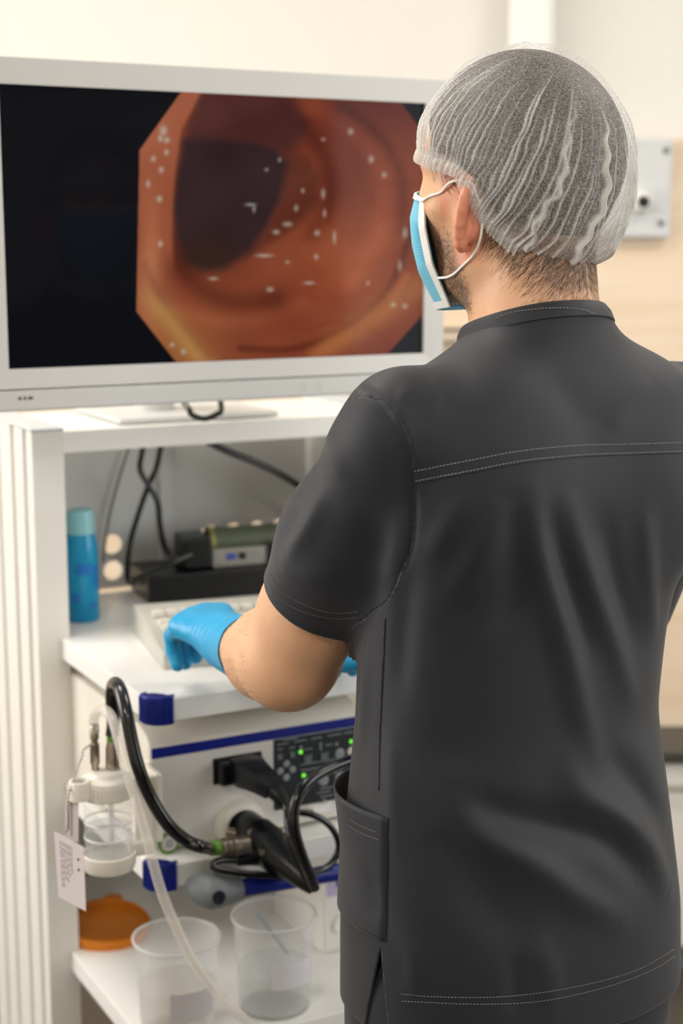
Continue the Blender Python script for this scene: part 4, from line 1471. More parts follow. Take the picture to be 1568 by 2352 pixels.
# ---- materials
def skin_material():
    m = bpy.data.materials.new('skin')
    m.use_nodes = True
    nt = m.node_tree
    b = nt.nodes['Principled BSDF']
    tc = nt.nodes.new('ShaderNodeTexCoord')
    n1 = nt.nodes.new('ShaderNodeTexNoise')
    n1.inputs['Scale'].default_value = 22
    n1.inputs['Detail'].default_value = 6
    nt.links.new(tc.outputs['Object'], n1.inputs['Vector'])
    mx = nt.nodes.new('ShaderNodeMix')
    mx.data_type = 'RGBA'
    mx.inputs[6].default_value = lin((212, 160, 124))
    mx.inputs[7].default_value = lin((230, 184, 148))
    nt.links.new(n1.outputs['Fac'], mx.inputs[0])
    va = nt.nodes.new('ShaderNodeVertexColor')
    va.layer_name = 'tone'                    # r: reddened ear skin, g: shaved hair shadow
    sep = nt.nodes.new('ShaderNodeSeparateColor')
    nt.links.new(va.outputs['Color'], sep.inputs[0])
    m2 = nt.nodes.new('ShaderNodeMix')
    m2.data_type = 'RGBA'
    m2.inputs[7].default_value = lin((226, 150, 122))
    nt.links.new(sep.outputs[0], m2.inputs[0])
    nt.links.new(mx.outputs[2], m2.inputs[6])
    n3 = nt.nodes.new('ShaderNodeTexNoise')
    n3.inputs['Scale'].default_value = 700
    n3.inputs['Detail'].default_value = 2
    nt.links.new(tc.outputs['Object'], n3.inputs['Vector'])
    mul = nt.nodes.new('ShaderNodeMath')
    mul.operation = 'MULTIPLY'
    mr = nt.nodes.new('ShaderNodeMapRange')
    mr.inputs[1].default_value = .35
    mr.inputs[2].default_value = .65
    mr.inputs[3].default_value = .45
    mr.inputs[4].default_value = 1.0
    nt.links.new(n3.outputs['Fac'], mr.inputs[0])
    nt.links.new(mr.outputs[0], mul.inputs[0])
    nt.links.new(sep.outputs[1], mul.inputs[1])
    m3 = nt.nodes.new('ShaderNodeMix')
    m3.data_type = 'RGBA'
    m3.inputs[7].default_value = lin((66, 50, 40))
    nt.links.new(mul.outputs[0], m3.inputs[0])
    nt.links.new(m2.outputs[2], m3.inputs[6])
    nt.links.new(m3.outputs[2], b.inputs['Base Color'])
    b.inputs['Roughness'].default_value = .48
    b.inputs['Specular IOR Level'].default_value = .4
    b.inputs['Subsurface Weight'].default_value = .12
    b.inputs['Subsurface Radius'].default_value = (1, .35, .2)
    b.inputs['Subsurface Scale'].default_value = .008
    n4 = nt.nodes.new('ShaderNodeTexNoise')
    n4.inputs['Scale'].default_value = 420
    nt.links.new(tc.outputs['Object'], n4.inputs['Vector'])
    bp = nt.nodes.new('ShaderNodeBump')
    bp.inputs['Strength'].default_value = .18
    bp.inputs['Distance'].default_value = .0012
    nt.links.new(n4.outputs['Fac'], bp.inputs['Height'])
    nt.links.new(bp.outputs['Normal'], b.inputs['Normal'])
    return m


def cloth_material(name, rgb):
    m = bpy.data.materials.new(name)
    m.use_nodes = True
    nt = m.node_tree
    b = nt.nodes['Principled BSDF']
    tc = nt.nodes.new('ShaderNodeTexCoord')
    n1 = nt.nodes.new('ShaderNodeTexNoise')
    n1.inputs['Scale'].default_value = 900
    n1.inputs['Detail'].default_value = 2
    nt.links.new(tc.outputs['Object'], n1.inputs['Vector'])
    mx = nt.nodes.new('ShaderNodeMix')
    mx.data_type = 'RGBA'
    c = lin(rgb)
    mx.inputs[6].default_value = tuple(v * .72 for v in c[:3]) + (1,)
    mx.inputs[7].default_value = tuple(v * 1.28 for v in c[:3]) + (1,)
    nt.links.new(n1.outputs['Fac'], mx.inputs[0])
    nt.links.new(mx.outputs[2], b.inputs['Base Color'])
    b.inputs['Roughness'].default_value = .62
    b.inputs['Specular IOR Level'].default_value = .35
    b.inputs['Sheen Weight'].default_value = .12
    b.inputs['Sheen Roughness'].default_value = .5
    bp = nt.nodes.new('ShaderNodeBump')
    bp.inputs['Strength'].default_value = .12
    bp.inputs['Distance'].default_value = .0006
    nt.links.new(n1.outputs['Fac'], bp.inputs['Height'])
    nt.links.new(bp.outputs['Normal'], b.inputs['Normal'])
    return m


m_skin = skin_material()
m_cloth = cloth_material('charcoal_scrubs', (29, 31, 37))
m_stitch = M('grey_thread', (126, 124, 120), .7, var=.05)
m_hair = M('dark_brown_hair', (52, 42, 35), .5, var=.35, vscale=260, bump=.6, bscale=300)
m_glove = M('blue_nitrile', (38, 160, 212), .38, var=.06, vscale=30, bump=.5, bscale=70)

man = thing('person', (PXY[0], PXY[1], 0), 'person in charcoal scrubs, sheer cap, mask and blue gloves typing at the trolley', 'person', rotz=YT)

# ---- body
BV, BF = nets(body_big, (-.36, 1.22, -.02), (.62, 2.06, 1.82), .0039)
BV = unwarp(BV)[0]
body = mk('body', (BV, BF), m_skin, man, smooth=180)
bh = H2(BV)
tone = np.zeros((len(BV), 4))
tone[:, 3] = 1
earm = np.exp(-((np.maximum(0, .074 - np.abs(bh[:, 1])) / .006) ** 2)) * (np.abs(bh[:, 0] + .012) < .04) * (np.abs(bh[:, 2] + .058) < .042)
tone[:, 0] = np.clip(earm, 0, 1)
def sstep(a, b, v):
    t = np.clip((v - a) / (b - a), 0, 1)
    return t * t * (3 - 2 * t)
# hair shadow on the nape and temple, stubble on the jaw
hl = np.interp(bh[:, 0], [-.12, -.085, -.03, -.005, .03, .06, .085], [-.128, -.126, -.085, -.040, -.022, -.005, .05])
nape = sstep(-.014, .030, bh[:, 2] - hl) * (bh[:, 0] < .055) * (np.abs(bh[:, 1]) < .073) * (bh[:, 2] < .04)
jawl = np.interp(bh[:, 0], [-.01, .02, .05, .09], [-.085, -.078, -.066, -.058])
beard = sstep(.012, -.016, bh[:, 2] - jawl) * sstep(-.016, .006, bh[:, 0]) * sstep(-.150, -.135, bh[:, 2]) * sstep(.052, .030, np.abs(bh[:, 1]) - .02 * 0 - np.maximum(0, .0)) 
beard = sstep(.012, -.020, bh[:, 2] - jawl) * sstep(-.010, .014, bh[:, 0]) * sstep(-.155, -.140, bh[:, 2])
tone[:, 1] = np.clip(nape * .75 + beard * .80, 0, 1) * (bh[:, 2] > -.16)
ta = body.data.color_attributes.new('tone', 'FLOAT_COLOR', 'POINT')
ta.data.foreach_set('color', tone.ravel())
bvh_body = BVHTree.FromPolygons(BV.tolist(), BF)

# eyes and brows
for s in (1, -1):
    c = HC + Fh * .0705 + Lh * (.0315 * s) + UZ * (-.020)
    e = mk('eye', lathe([(.0001, -.0118), (.006, -.0102), (.0105, -.005), (.0118, 0), (.0105, .005), (.006, .0102), (.0055, .0105), (.0001, .0112)], 24, c, Fh), M('eye_white', (228, 224, 218), .2, var=.02), man, smooth=60)
    mk('iris', lathe([(.0056, .0104), (.0050, .0110), (.0024, .0114), (.0001, .0114)], 20, c, Fh), M('iris_brown', (70, 48, 32), .2), e, smooth=60)
    br = [HC + Fh * f_ + Lh * (l_ * s) + UZ * z_ for f_, l_, z_ in ((.0915, .012, .006), (.0890, .026, .010), (.0800, .043, .008), (.0700, .053, .002))]
    mk('eyebrow', tube(br, [.002, .0034, .003, .001], 8), m_hair, man, smooth=60)

# ---- hair: close cap of hair under the bouffant cap, plus short strands at the nape, temple and jaw
def hair_sdf(P):
    q = H2(P)
    d = smin(head_sdf(P, False), neck_sdf(P), .022) - np.clip(.004 + (q[:, 2] + .06) * .05, .003, .0065)
    hz = np.interp(q[:, 0], [-.12, -.085, -.04, -.02, .01, .03, .06, .085], [-.088, -.086, -.066, -.030, -.012, -.006, .02, .06])
    return smax(d, (hz - q[:, 2]) * .75, .022)
HV, HF = nets(hair_sdf, HC + np.array([-.14, -.14, -.14]), HC + np.array([.14, .14, .13]), .0035)
hair = mk('hair', (HV, HF), m_hair, man, smooth=180)


def strands(name, n, region, direction, length, rad, mat, parent, seed, lift=.12):
    """thin tapered hairs rooted on the skin where region(head coords) > random"""
    rg = np.random.default_rng(seed)
    cand = np.nonzero(region > .02)[0]
    if len(cand) == 0:
        return
    pr_ = region[cand] / region[cand].sum()
    pick = rg.choice(cand, n, p=pr_)
    V, F = [], []
    for i in pick:
        p = BV[i] + rg.normal(0, .0012, 3)
        hit = bvh_body.find_nearest(Vector(p))
        p, nn = np.array(hit[0]), np.array(hit[1])
        d_ = direction(p)
        d_ = d_ + rg.normal(0, .13, 3)
        d_ -= nn * (d_ @ nn)
        d_ = nrm(d_)
        L_ = length * rg.uniform(.5, 1.25)
        a = p + nn * .0003
        b_ = p + d_ * L_ * .55 + nn * (L_ * lift)
        c_ = p + d_ * L_ + nn * (L_ * lift * .9)
        s_ = nrm(np.cross(d_, nn)) * rad
        k = len(V)
        V += [a - s_, a + s_, b_ + s_ * .8, b_ - s_ * .8, c_]
        F += [(k, k + 1, k + 2, k + 3), (k + 3, k + 2, k + 4)]
    return mk(name, (np.array(V), F), mat, parent, kind='stuff')


nreg = sstep(-.024, .022, bh[:, 2] - hl) * (bh[:, 0] < .004) * (np.abs(bh[:, 1]) < .070) * (bh[:, 2] < -.045) * (bh[:, 2] > -.16)
strands('nape_hair', 9000, nreg, lambda p: -UZ * .75 + Fh * .62 + np.sign((p - HC) @ Lh) * Lh * .25, .0085, .000085, m_hair, hair, 21, .04)
treg = sstep(-.010, .02, bh[:, 2] - hl) * (bh[:, 0] > .0) * (bh[:, 0] < .05) * (np.abs(bh[:, 1]) < .075) * (bh[:, 2] < .03) * (np.abs(bh[:, 1]) > .03)
strands('temple_hair', 900, treg, lambda p: -UZ * .8 - Fh * .4, .009, .00018, m_hair, hair, 22, .05)
strands('stubble', 5200, beard * (bh[:, 2] > -.155) * (bh[:, 0] < .10) * (tone[:, 0] < .3), lambda p: -UZ * .8 + Fh * .3, .0034, .00017, M('stubble_brown', (58, 44, 34), .5, var=.2), hair, 23, .25)

# fine hair on the forearm near the elbow
fa = nrm(WRL - ELL)
tt = (BV - ELL) @ fa
rr2 = np.linalg.norm((BV - ELL) - tt[:, None] * fa, axis=1)
freg = ((tt > -.02) & (tt < .20) & (rr2 < .07)) * 1.0
strands('arm_hair', 700, freg, lambda p: fa * .8 - UZ * .3, .011, .00011, M('arm_hair_brown', (96, 66, 46), .5), hair, 24, .10)

# ---- scrub top
def tobm(V, F):
    me = bpy.data.meshes.new('tmp')
    me.from_pydata(np.asarray(V).tolist(), [], F)
    bm = bmesh.new()
    bm.from_mesh(me)
    bpy.data.meshes.remove(me)
    return bm


def trim(shape, planes, extra=None):
    """cut an open mesh by planes (point, normal); the side the normal points to is removed"""
    bm = tobm(*shape)
    for p, n in planes:
        bmesh.ops.bisect_plane(bm, geom=bm.verts[:] + bm.edges[:] + bm.faces[:], dist=1e-6, plane_co=Vector(p), plane_no=Vector(n), clear_outer=True)
    if extra:
        extra(bm)
    bm.verts.ensure_lookup_table()
    return frombm(bm)


def sleeve_sdf(P, S, E):
    ax = nrm(E - S)
    ln_ = np.linalg.norm(E - S)
    d = caps(P, S - ax * .020, S + ax * (ln_ * .42), .0550, .0600)
    return smin(d, caps(P, S + ax * (ln_ * .40), E, .0610, .0560), .03)


def torso_only(P):
    return smin(torso_sdf(P, 0.0, 1.56), shoulder_sdf(P), .035)


def top_sdf(P):
    d = torso_only(P)
    for S, E in ((SHL, ELL), (SHR, ELR)):
        d = smin(d, sleeve_sdf(P, S, E), .022)
    return d


HEM = .817
COLP = NK + UZ * .0035
COLN = nrm(UZ + Ft * .30)
TV, TF = nets(top_sdf, (-.17, 1.24, .78), (.50, 1.80, 1.55), .0035)


def slit(bm):
    c0 = np.array([.171, 1.473, 0])
    for s in (1, -1):
        apex = c0 + Lt * (.17 * s) + UZ * .905
        for sg in (1, -1):
            nn = nrm(Ft * sg + UZ * (.26 if sg > 0 else .12))
            ge = set(f for f in bm.faces if f.verts[0].co.z < .915)
            for f in list(ge):
                ge.update(f.edges)
                ge.update(f.verts)
            bmesh.ops.bisect_plane(bm, geom=list(ge), dist=1e-6, plane_co=Vector(apex + (-Ft * .040)), plane_no=Vector(nn))
        dead = []
        for f in bm.faces:
            if f.verts[0].co.z > .915:
                continue
            c = np.array(f.calc_center_median()) - (apex - Ft * .040)
            if c @ Lt * s > -.12 and c[2] < 0 and (c @ nrm(Ft + UZ * .26)) < 0 and (c @ nrm(-Ft + UZ * .12)) < 0:
                dead.append(f)
        bmesh.ops.delete(bm, geom=dead, context='FACES')


TV, TF = trim((TV, TF), [((0, 0, HEM), (0, 0, -1)), (COLP, COLN)], slit)


def vnormals(V, F):
    me = bpy.data.meshes.new('tmp')
    me.from_pydata(V.tolist(), [], F)
    me.update()
    n = np.zeros(len(V) * 3)
    me.vertices.foreach_get('normal', n)
    bpy.data.meshes.remove(me)
    return n.reshape(-1, 3)


def shoot(bvh, x, y):
    r = ray(x, y)
    h = bvh.ray_cast(Vector(_C), Vector(nrm(r)))
    return (np.array(h[0]), np.array(h[1])) if h[0] is not None else (None, None)


def folds(V, F, table):
    """press soft folds into a cloth mesh: (outline points in the photograph, width m, height m)"""
    N = vnormals(V, F)
    bv = BVHTree.FromPolygons(V.tolist(), F)
    disp = np.zeros(len(V))
    for pts, w, amp in table:
        pp_ = catmull([np.array([*q, 0.]) for q in pts], 6)
        S = [shoot(bv, q[0], q[1])[0] for q in pp_]
        S = [s for s in S if s is not None]
        if len(S) < 2:
            continue
        S = np.array(S)
        dl = np.concatenate([[0], np.cumsum(np.linalg.norm(np.diff(S, axis=0), axis=1))])
        sl_ = np.linspace(0, dl[-1], max(8, int(dl[-1] / .0025)))
        S = np.stack([np.interp(sl_, dl, S[:, k]) for k in range(3)], 1)
        tp = np.sin(np.linspace(.12, math.pi - .12, len(S))) ** .6
        lo_, hi_ = S.min(0) - 3 * w, S.max(0) + 3 * w
        m_ = np.nonzero(((V > lo_) & (V < hi_)).all(1))[0]
        if len(m_) == 0:
            continue
        D_ = np.linalg.norm(V[m_][:, None, :] - S[None], axis=2)
        k = D_.argmin(1)
        disp[m_] += amp * tp[k] * np.exp(-(D_[np.arange(len(m_)), k] / w) ** 2)
    return V + N * disp[:, None]


FOLDS = [
    # drape lines falling from the shoulder blades
    ([(1215, 1130), (1240, 1280), (1290, 1440), (1330, 1620), (1370, 1760)], .016, .0075),
    ([(1305, 1160), (1345, 1300), (1400, 1450), (1450, 1600)], .013, .0050),
    ([(1260, 1180), (1300, 1330), (1345, 1500)], .012, -.0055),
    ([(1385, 1200), (1420, 1350), (1460, 1480)], .014, -.0050),
    ([(1150, 1140), (1110, 1250), (1040, 1380)], .014, .0045),
    ([(1190, 1160), (1190, 1300), (1160, 1450)], .015, -.0050),
    ([(1080, 1130), (1030, 1210), (980, 1290)], .012, .0035),
    ([(1480, 1180), (1490, 1330), (1500, 1450)], .012, .0045),
    ([(950, 1290), (930, 1400), (915, 1600)], .014, -.0045),
    # sagging folds at the small of the back and over the seat
    ([(1045, 1800), (1055, 1860), (1110, 1920), (1210, 1975), (1330, 2060), (1420, 2110)], .017, .0085),
    ([(1085, 1850), (1180, 1880), (1300, 1905), (1400, 1930), (1480, 2010)], .017, -.0095),
    ([(1305, 1740), (1330, 1820), (1400, 1870), (1470, 1930), (1530, 2040)], .018, .0095),
    ([(1400, 1740), (1460, 1800), (1530, 1900)], .016, -.0065),
    ([(1000, 1900), (1060, 1990), (1130, 2080), (1230, 2170)], .026, -.0060),
    ([(1230, 2160), (1260, 2230), (1270, 2320)], .014, .0035),
    ([(1180, 2200), (1185, 2260), (1180, 2330)], .010, -.0030),
    ([(935, 2150), (950, 2220), (945, 2290)], .010, .0030),
    ([(895, 1700), (900, 1800), (905, 1950)], .012, .0035),
    ([(830, 1700), (838, 1600), (846, 1480)], .010, .0030),
    ([(850, 2000), (862, 2070), (880, 2120)], .010, -.0040),
    ([(1010, 860), (1000, 900), (1000, 960)], .006, .0016),
    ([(1270, 860), (1330, 940), (1400, 1010)], .02, -.0025),
    ([(1500, 880), (1440, 930), (1400, 990)], .016, .0025),
    ([(930, 890), (925, 930), (920, 965)], .005, .0018),
]
ARMHOLE = [(806, 880), (850, 905), (890, 955), (925, 1020), (943, 1080), (951, 1150), (950, 1225), (938, 1280), (915, 1325)]
SLEEVE_FOLDS = [([(735, 940), (760, 1010), (790, 1100)], .012, .0030), ([(690, 1150), (660, 1210), (640, 1260)], .014, -.0050), ([(745, 1130), (700, 1215), (655, 1270)], .012, .0045),
                ([(850, 1180), (860, 1280), (850, 1370)], .018, -.0030), ([(735, 950), (720, 1000), (705, 1060)], .008, -.0030), ([(640, 1300), (700, 1330), (780, 1330)], .012, .0020),
                ([(925, 1180), (905, 1270), (880, 1350)], .012, .0045), ([(850, 890), (900, 940), (935, 1030), (940, 1130)], .010, .0025)]
TV = folds(TV, TF, FOLDS + SLEEVE_FOLDS + [(ARMHOLE, .0032, -.0030)])
# divide the top into body and sleeves along the armhole planes
_bvt = BVHTree.FromPolygons(TV.tolist(), TF)
pa, pb_, pc_ = (shoot(_bvt, *q)[0] for q in ((846, 912), (944, 1085), (938, 1275)))
nL = nrm(np.cross(pb_ - pa, pc_ - pa))
nL = nL if nL @ Lt > 0 else -nL
pq_ = shoot(_bvt, 852, 1408)[0]
n2 = nrm(np.cross(pq_ - pc_, Ft))
n2 = n2 if n2[2] > 0 else -n2
mir = lambda v: v - 2 * Lt * (v @ Lt)
_nk = np.array([*NK[:2], 0])
AP = {1: (pa, nL), -1: (_nk + mir(pa - _nk), mir(nL))}
AQ = {1: (pc_, n2), -1: (_nk + mir(pc_ - _nk), mir(n2))}
bm = tobm(TV, TF)
ARM = {1: (SHL, ELL, .665), -1: (SHR, ELR, .86)}
for sd_ in (1, -1):
    S, E, fr = ARM[sd_]
    ax = nrm(E - S)
    for p_, n_ in (AP[sd_], AQ[sd_], (S + (E - S) * fr, ax)):
        cm = np.array([f.verts[0].co[:] for f in bm.faces])
        ok_ = ((cm - _nk) @ Lt * sd_ > .05) & (cm[:, 2] > 1.05) & (np.abs((cm - p_) @ n_) < .02)
        near = [f for f, o_ in zip(bm.faces, ok_) if o_]
        ge = set(near)
        for f in near:
            ge.update(f.edges)
            ge.update(f.verts)
        bmesh.ops.bisect_plane(bm, geom=list(ge), dist=1e-6, plane_co=Vector(p_), plane_no=Vector(n_))
bm.verts.index_update()
VV_ = np.array([v.co[:] for v in bm.verts])
fc_ = [tuple(v.index for v in f.verts) for f in bm.faces]
bm.free()
cen = np.array([VV_[list(f[:4])].mean(0) if len(f) != 4 else (0, 0, 0) for f in fc_])
_q4 = np.array([i for i, f in enumerate(fc_) if len(f) == 4])
cen[_q4] = VV_[np.array([fc_[i] for i in _q4])].mean(1)
own = np.zeros(len(fc_), int)
for sd_ in (1, -1):
    S, E, fr = ARM[sd_]
    ax = nrm(E - S)
    p_, n_ = AP[sd_]
    isarm = ((cen - p_) @ n_ > 0) & ((cen - AQ[sd_][0]) @ AQ[sd_][1] > 0) & (cen[:, 2] > 1.05)
    isarm |= ((cen - p_) @ n_ > 0) & (sleeve_sdf(cen, S, E) < torso_only(cen) - .02) & (cen[:, 2] > 1.05)
    own[isarm] = sd_
    own[isarm & ((cen - (S + (E - S) * fr)) @ ax > 0)] = 9
    own[(own == 0) & ((cen - (S + (E - S) * fr)) @ ax > 0) & (sleeve_sdf(cen, S, E) < torso_only(cen) - .0005) & (cen[:, 2] > 1.05)] = 9
def pick(k):
    F = [fc_[i] for i in np.nonzero(own == k)[0]]
    used = np.unique(np.concatenate([np.array(f) for f in F]))
    mp_ = -np.ones(len(VV_), int)
    mp_[used] = np.arange(len(used))
    return VV_[used], [tuple(mp_[list(f)].tolist()) for f in F]
TV, TF = pick(0)
SLV, SLF = pick(1)
SRV, SRF = pick(-1)
top = mk('scrub_top', (TV, TF), m_cloth, man, smooth=180, label='charcoal short-sleeved scrub top')
sl1 = mk('sleeve', (SLV, SLF), m_cloth, top, smooth=180)
sl2 = mk('sleeve', (SRV, SRF), m_cloth, top, smooth=180)
for o in (top, sl1, sl2):
    md = o.modifiers.new('cloth', 'SOLIDIFY')
    md.thickness = .0018
    md.offset = -1

# collar band round the neck
cu = nrm(Ft - COLN * (Ft @ COLN))
cl_ = np.cross(COLN, cu)
bv_top = BVHTree.FromPolygons(TV.tolist(), TF)
V, F = [], []
nc = 96
for k in range(nc):
    a = 2 * math.pi * k / nc
    d_ = cu * math.cos(a) + cl_ * math.sin(a)
    h = bv_top.find_nearest(Vector(COLP + d_ * .085))
    h2 = bv_top.ray_cast(Vector(COLP - COLN * .0040), Vector(d_))
    r0 = (np.array(h2[0]) - (COLP - COLN * .0040)) @ d_ if h2[0] is not None else .066
    for up_, rr_2 in ((-.0095, r0 + .0010), (-.0090, r0 + .0026), (.000, r0 + .0006), (.0060, r0 - .0030), (.0068, r0 - .0040), (.0063, r0 - .0052), (-.002, r0 - .0040)):
        V.append(COLP + COLN * up_ + d_ * rr_2)
m7 = 7
for k in range(nc):
    k2 = (k + 1) % nc
    for j in range(m7 - 1):
        F.append((k * m7 + j, k * m7 + j + 1, k2 * m7 + j + 1, k2 * m7 + j))
COV, COF = np.array(V), F
mk('collar', (COV, COF), m_cloth, top, smooth=60)

# patch pocket at the left hip
def surf(ang, z, off):
    c = np.array([np.interp(z, _zz, _TX), np.interp(z, _zz, _TY), z])
    d_ = Lt * math.cos(ang) + Ft * math.sin(ang)
    h = bv_top.ray_cast(Vector(c), Vector(d_))
    r = np.linalg.norm(np.array(h[0]) - c) if h[0] is not None else .13
    return c + d_ * (r + off)
def patch(a0, a1, z0, z1, off, na=26, nz=26):
    V, F = [], []
    for i in range(na + 1):
        for j in range(nz + 1):
            u, v = i / na, j / nz
            V.append(surf(a0 + (a1 - a0) * u, z0 + (z1 - z0) * v, off(u, v)))
    for i in range(na):
        for j in range(nz):
            k = i * (nz + 1) + j
            F.append((k, k + nz + 1, k + nz + 2, k + 1))
    return np.array(V), F
pkt = patch(math.radians(-15), math.radians(66), .912, 1.030, lambda u, v: .0006 + .0022 * min(1, u * 6) + .014 * max(0, v - .45) ** 1.5 * math.sin(math.pi * min(1, u * 1.05)) * 2.0)
pk = mk('pocket', pkt, m_cloth, top, smooth=180)
md = pk.modifiers.new('cloth', 'SOLIDIFY')
md.thickness = .0018
md.offset = 0

# ---- stitching: dashes lying on the cloth
allV, allF = merge((TV, TF), (SLV, SLF), (COV, COF), pkt)
bv_cloth = BVHTree.FromPolygons(allV.tolist(), allF)
def stitch(pts, pitch=.0032, ln_=.0022, r=.00042, bv=None, lift=.0001):
    bv = bv or bv_cloth
    Q = catmull([np.array([*q, 0.]) for q in pts], 14)
    W3 = []
    for q in Q:
        p, n_ = shoot(bv, q[0], q[1])
        if p is not None and (not W3 or np.linalg.norm(p - W3[-1][0]) < .04):
            W3.append((p, n_))
    if len(W3) < 3:
        return [], []
    S = np.array([w[0] for w in W3])
    Nn = np.array([w[1] for w in W3])
    ds_ = np.concatenate([[0], np.cumsum(np.linalg.norm(np.diff(S, axis=0), axis=1))])
    V, F = [], []
    for s in np.arange(.001, ds_[-1] - ln_, pitch):
        a = np.array([np.interp(s, ds_, S[:, k]) for k in range(3)])
        b_ = np.array([np.interp(s + ln_, ds_, S[:, k]) for k in range(3)])
        n_ = nrm(np.array([np.interp(s, ds_, Nn[:, k]) for k in range(3)]))
        if n_ @ (_C - a) < 0:
            n_ = -n_
        t_ = nrm(b_ - a)
        s_ = np.cross(n_, t_) * r
        m_ = (a + b_) / 2 + n_ * r * 1.9
        k = len(V)
        V += [a - s_ + n_ * lift, a + s_ + n_ * lift, m_ - s_ + n_ * lift, m_ + s_ + n_ * lift, b_ - s_ + n_ * lift, b_ + s_ + n_ * lift]
        F += [(k, k + 1, k + 3, k + 2), (k + 2, k + 3, k + 5, k + 4)]
    return V, F
def stitching(parent, *lines, lift=.0001):
    V, F = [], []
    for l_ in lines:
        v, f = stitch(l_, lift=lift)
        F += [tuple(i + len(V) for i in q) for q in f]
        V += list(v)
    if V:
        mk('stitching', (np.array(V), F), m_stitch, parent, kind='stuff')
stitching(top, [(948, 1083), (1080, 1057), (1200, 1035), (1330, 1023), (1450, 1020), (1566, 1016)], [(952, 1105), (1080, 1081), (1200, 1058), (1330, 1045), (1450, 1040), (1566, 1036)])
stitching(top, [(918, 2282), (1000, 2289), (1150, 2289), (1300, 2270), (1450, 2232), (1548, 2180)], [(920, 2299), (1100, 2306), (1250, 2298), (1400, 2264), (1500, 2226), (1549, 2196)])
stitching(top, [(1135, 733), (1180, 717), (1260, 708), (1330, 710), (1372, 724)])
stitching(sl1, [(613, 1308), (650, 1360), (720, 1397), (780, 1408), (825, 1404)], [(607, 1324), (640, 1372), (700, 1406), (770, 1421), (822, 1417)])
stitching(pk, [(801, 1878), (830, 1896), (870, 1912)], [(801, 1893), (830, 1912), (870, 1928)], lift=.0011)
# seam cords: yoke edge, side seam
def seam(parent, pts, r=.0011):
    Q = catmull([np.array([*q, 0.]) for q in pts], 10)
    S = [shoot(bv_cloth, q[0], q[1])[0] for q in Q]
    S = [s for s in S if s is not None]
    if len(S) > 3:
        mk('seam', tube(S, r, 6, smooth=False), m_cloth, parent, smooth=60)
seam(top, [(952, 1108), (1080, 1085), (1200, 1062), (1330, 1048), (1450, 1043), (1566, 1039)])
seam(top, [(884, 1420), (880, 1520), (874, 1650), (871, 1740), (870, 1815)], .0013)

# ---- trousers
def trouser_sdf(P):
    d = smin(torso_sdf(P, -.012), leg_sdf(P, .012), .03)
    return d
RV, RF = nets(trouser_sdf, (-.14, 1.22, .08), (.50, 1.74, .99), .006)
RV, RF = trim((RV, RF), [((0, 0, .10), (0, 0, -1)), ((0, 0, .96), (0, 0, 1))])
tr = mk('trousers', (RV, RF), m_cloth, man, smooth=180, label='charcoal scrub trousers')
md = tr.modifiers.new('cloth', 'SOLIDIFY')
md.thickness = .002
md.offset = -1
for s in (1, -1):
    hip = np.array([PXY[0], PXY[1], 0]) + Lt * (.10 * s)
    SV_, SF_ = nets(lambda P: smax(caps(P, hip - Ft * .06 + UZ * .045, hip + Ft * .15 + UZ * .036, .040, .037), -(P[:, 2] - .004), .004), hip + np.array([-.24, -.24, -.01]), hip + np.array([.24, .24, .12]), .006)
    mk('shoe', (SV_, SF_), M('white_clog', (224, 222, 216), .5), man, smooth=180)

# ---- gloves
for nm, wr, hd, sd, el in (('l', WRL, HDL, SDL, ELL), ('r', WRR, HDR, SDR, ELR)):
    fa_ = nrm(wr - el)
    def gfn(P, wr=wr, hd=hd, sd=sd, el=el, fa_=fa_):
        d = smin(hand_sdf(P, wr, hd, sd), arm_sdf(P, SHL if wr is WRL else SHR, el, wr), .014) - .0016
        # crinkles across the back of the hand and cuff
        s_ = (P - wr) @ fa_
        w_ = np.sin(s_ * 520 + 2.2 * np.sin(P[:, 2] * 130) + 1.6 * np.sin(P[:, 0] * 170))
        return d - .0006 * w_ * np.exp(-((s_ + .01) / .07) ** 2)
    GV, GF = nets(gfn, np.minimum(wr - fa_ * .12, wr + hd * .13) - .07, np.maximum(wr - fa_ * .12, wr + hd * .13) + .07, .0024)
    GV, GF = trim((GV, GF), [(el + (wr - el) * .62, -fa_)])
    gl = mk('glove', (GV, GF), m_glove, man, smooth=180, label='blue nitrile glove')
    md = gl.modifiers.new('latex', 'SOLIDIFY')
    md.thickness = .0010
    md.offset = 0

# ---- bouffant cap
e3 = nrm(Fh * (-.50) + UZ * .866)
e1 = nrm(Fh * .866 + UZ * .50)
e2 = Lh
CC = HC + Fh * (-.004) + UZ * (-.016)
nphi, nth = 760, 150
phi = np.linspace(0, 2 * math.pi, nphi, endpoint=False)
tt = np.linspace(0, 1, nth)
PH, TT = np.meshgrid(phi, tt)
rgc = np.random.default_rng(4)
backw = np.clip(-np.cos(PH), 0, 1)
A1 = np.where(np.cos(PH) > 0, .1110, .1110 + .014 * backw)
A2, A3 = .0925, .1205
# the edge runs from high on the forehead over the ears down to the nape
thg = np.linspace(math.radians(60), math.radians(140), 200)
thm = np.zeros(nphi)
for k in range(nphi):
    c_, s_ = math.cos(phi[k]), math.sin(phi[k])
    q = np.sin(thg)[:, None] * (c_ * A1[0, k] * e1 + s_ * A2 * e2) + np.cos(thg)[:, None] * A3 * e3 + CC - HC
    zr = np.interp(q @ Fh, [-.14, -.09, -.07, -.035, -.01, .03, .07, .12], [-.122, -.114, -.098, -.054, -.014, -.004, .006, .016])
    below = np.nonzero(q[:, 2] < zr)[0]
    thm[k] = thg[below[0]] if len(below) else thg[-1]
th = TT * thm[None, :]
cph, sph = np.cos(PH), np.sin(PH)
r1 = np.sin(th) * cph * A1
r2 = np.sin(th) * sph * A2
r3 = np.cos(th) * A3
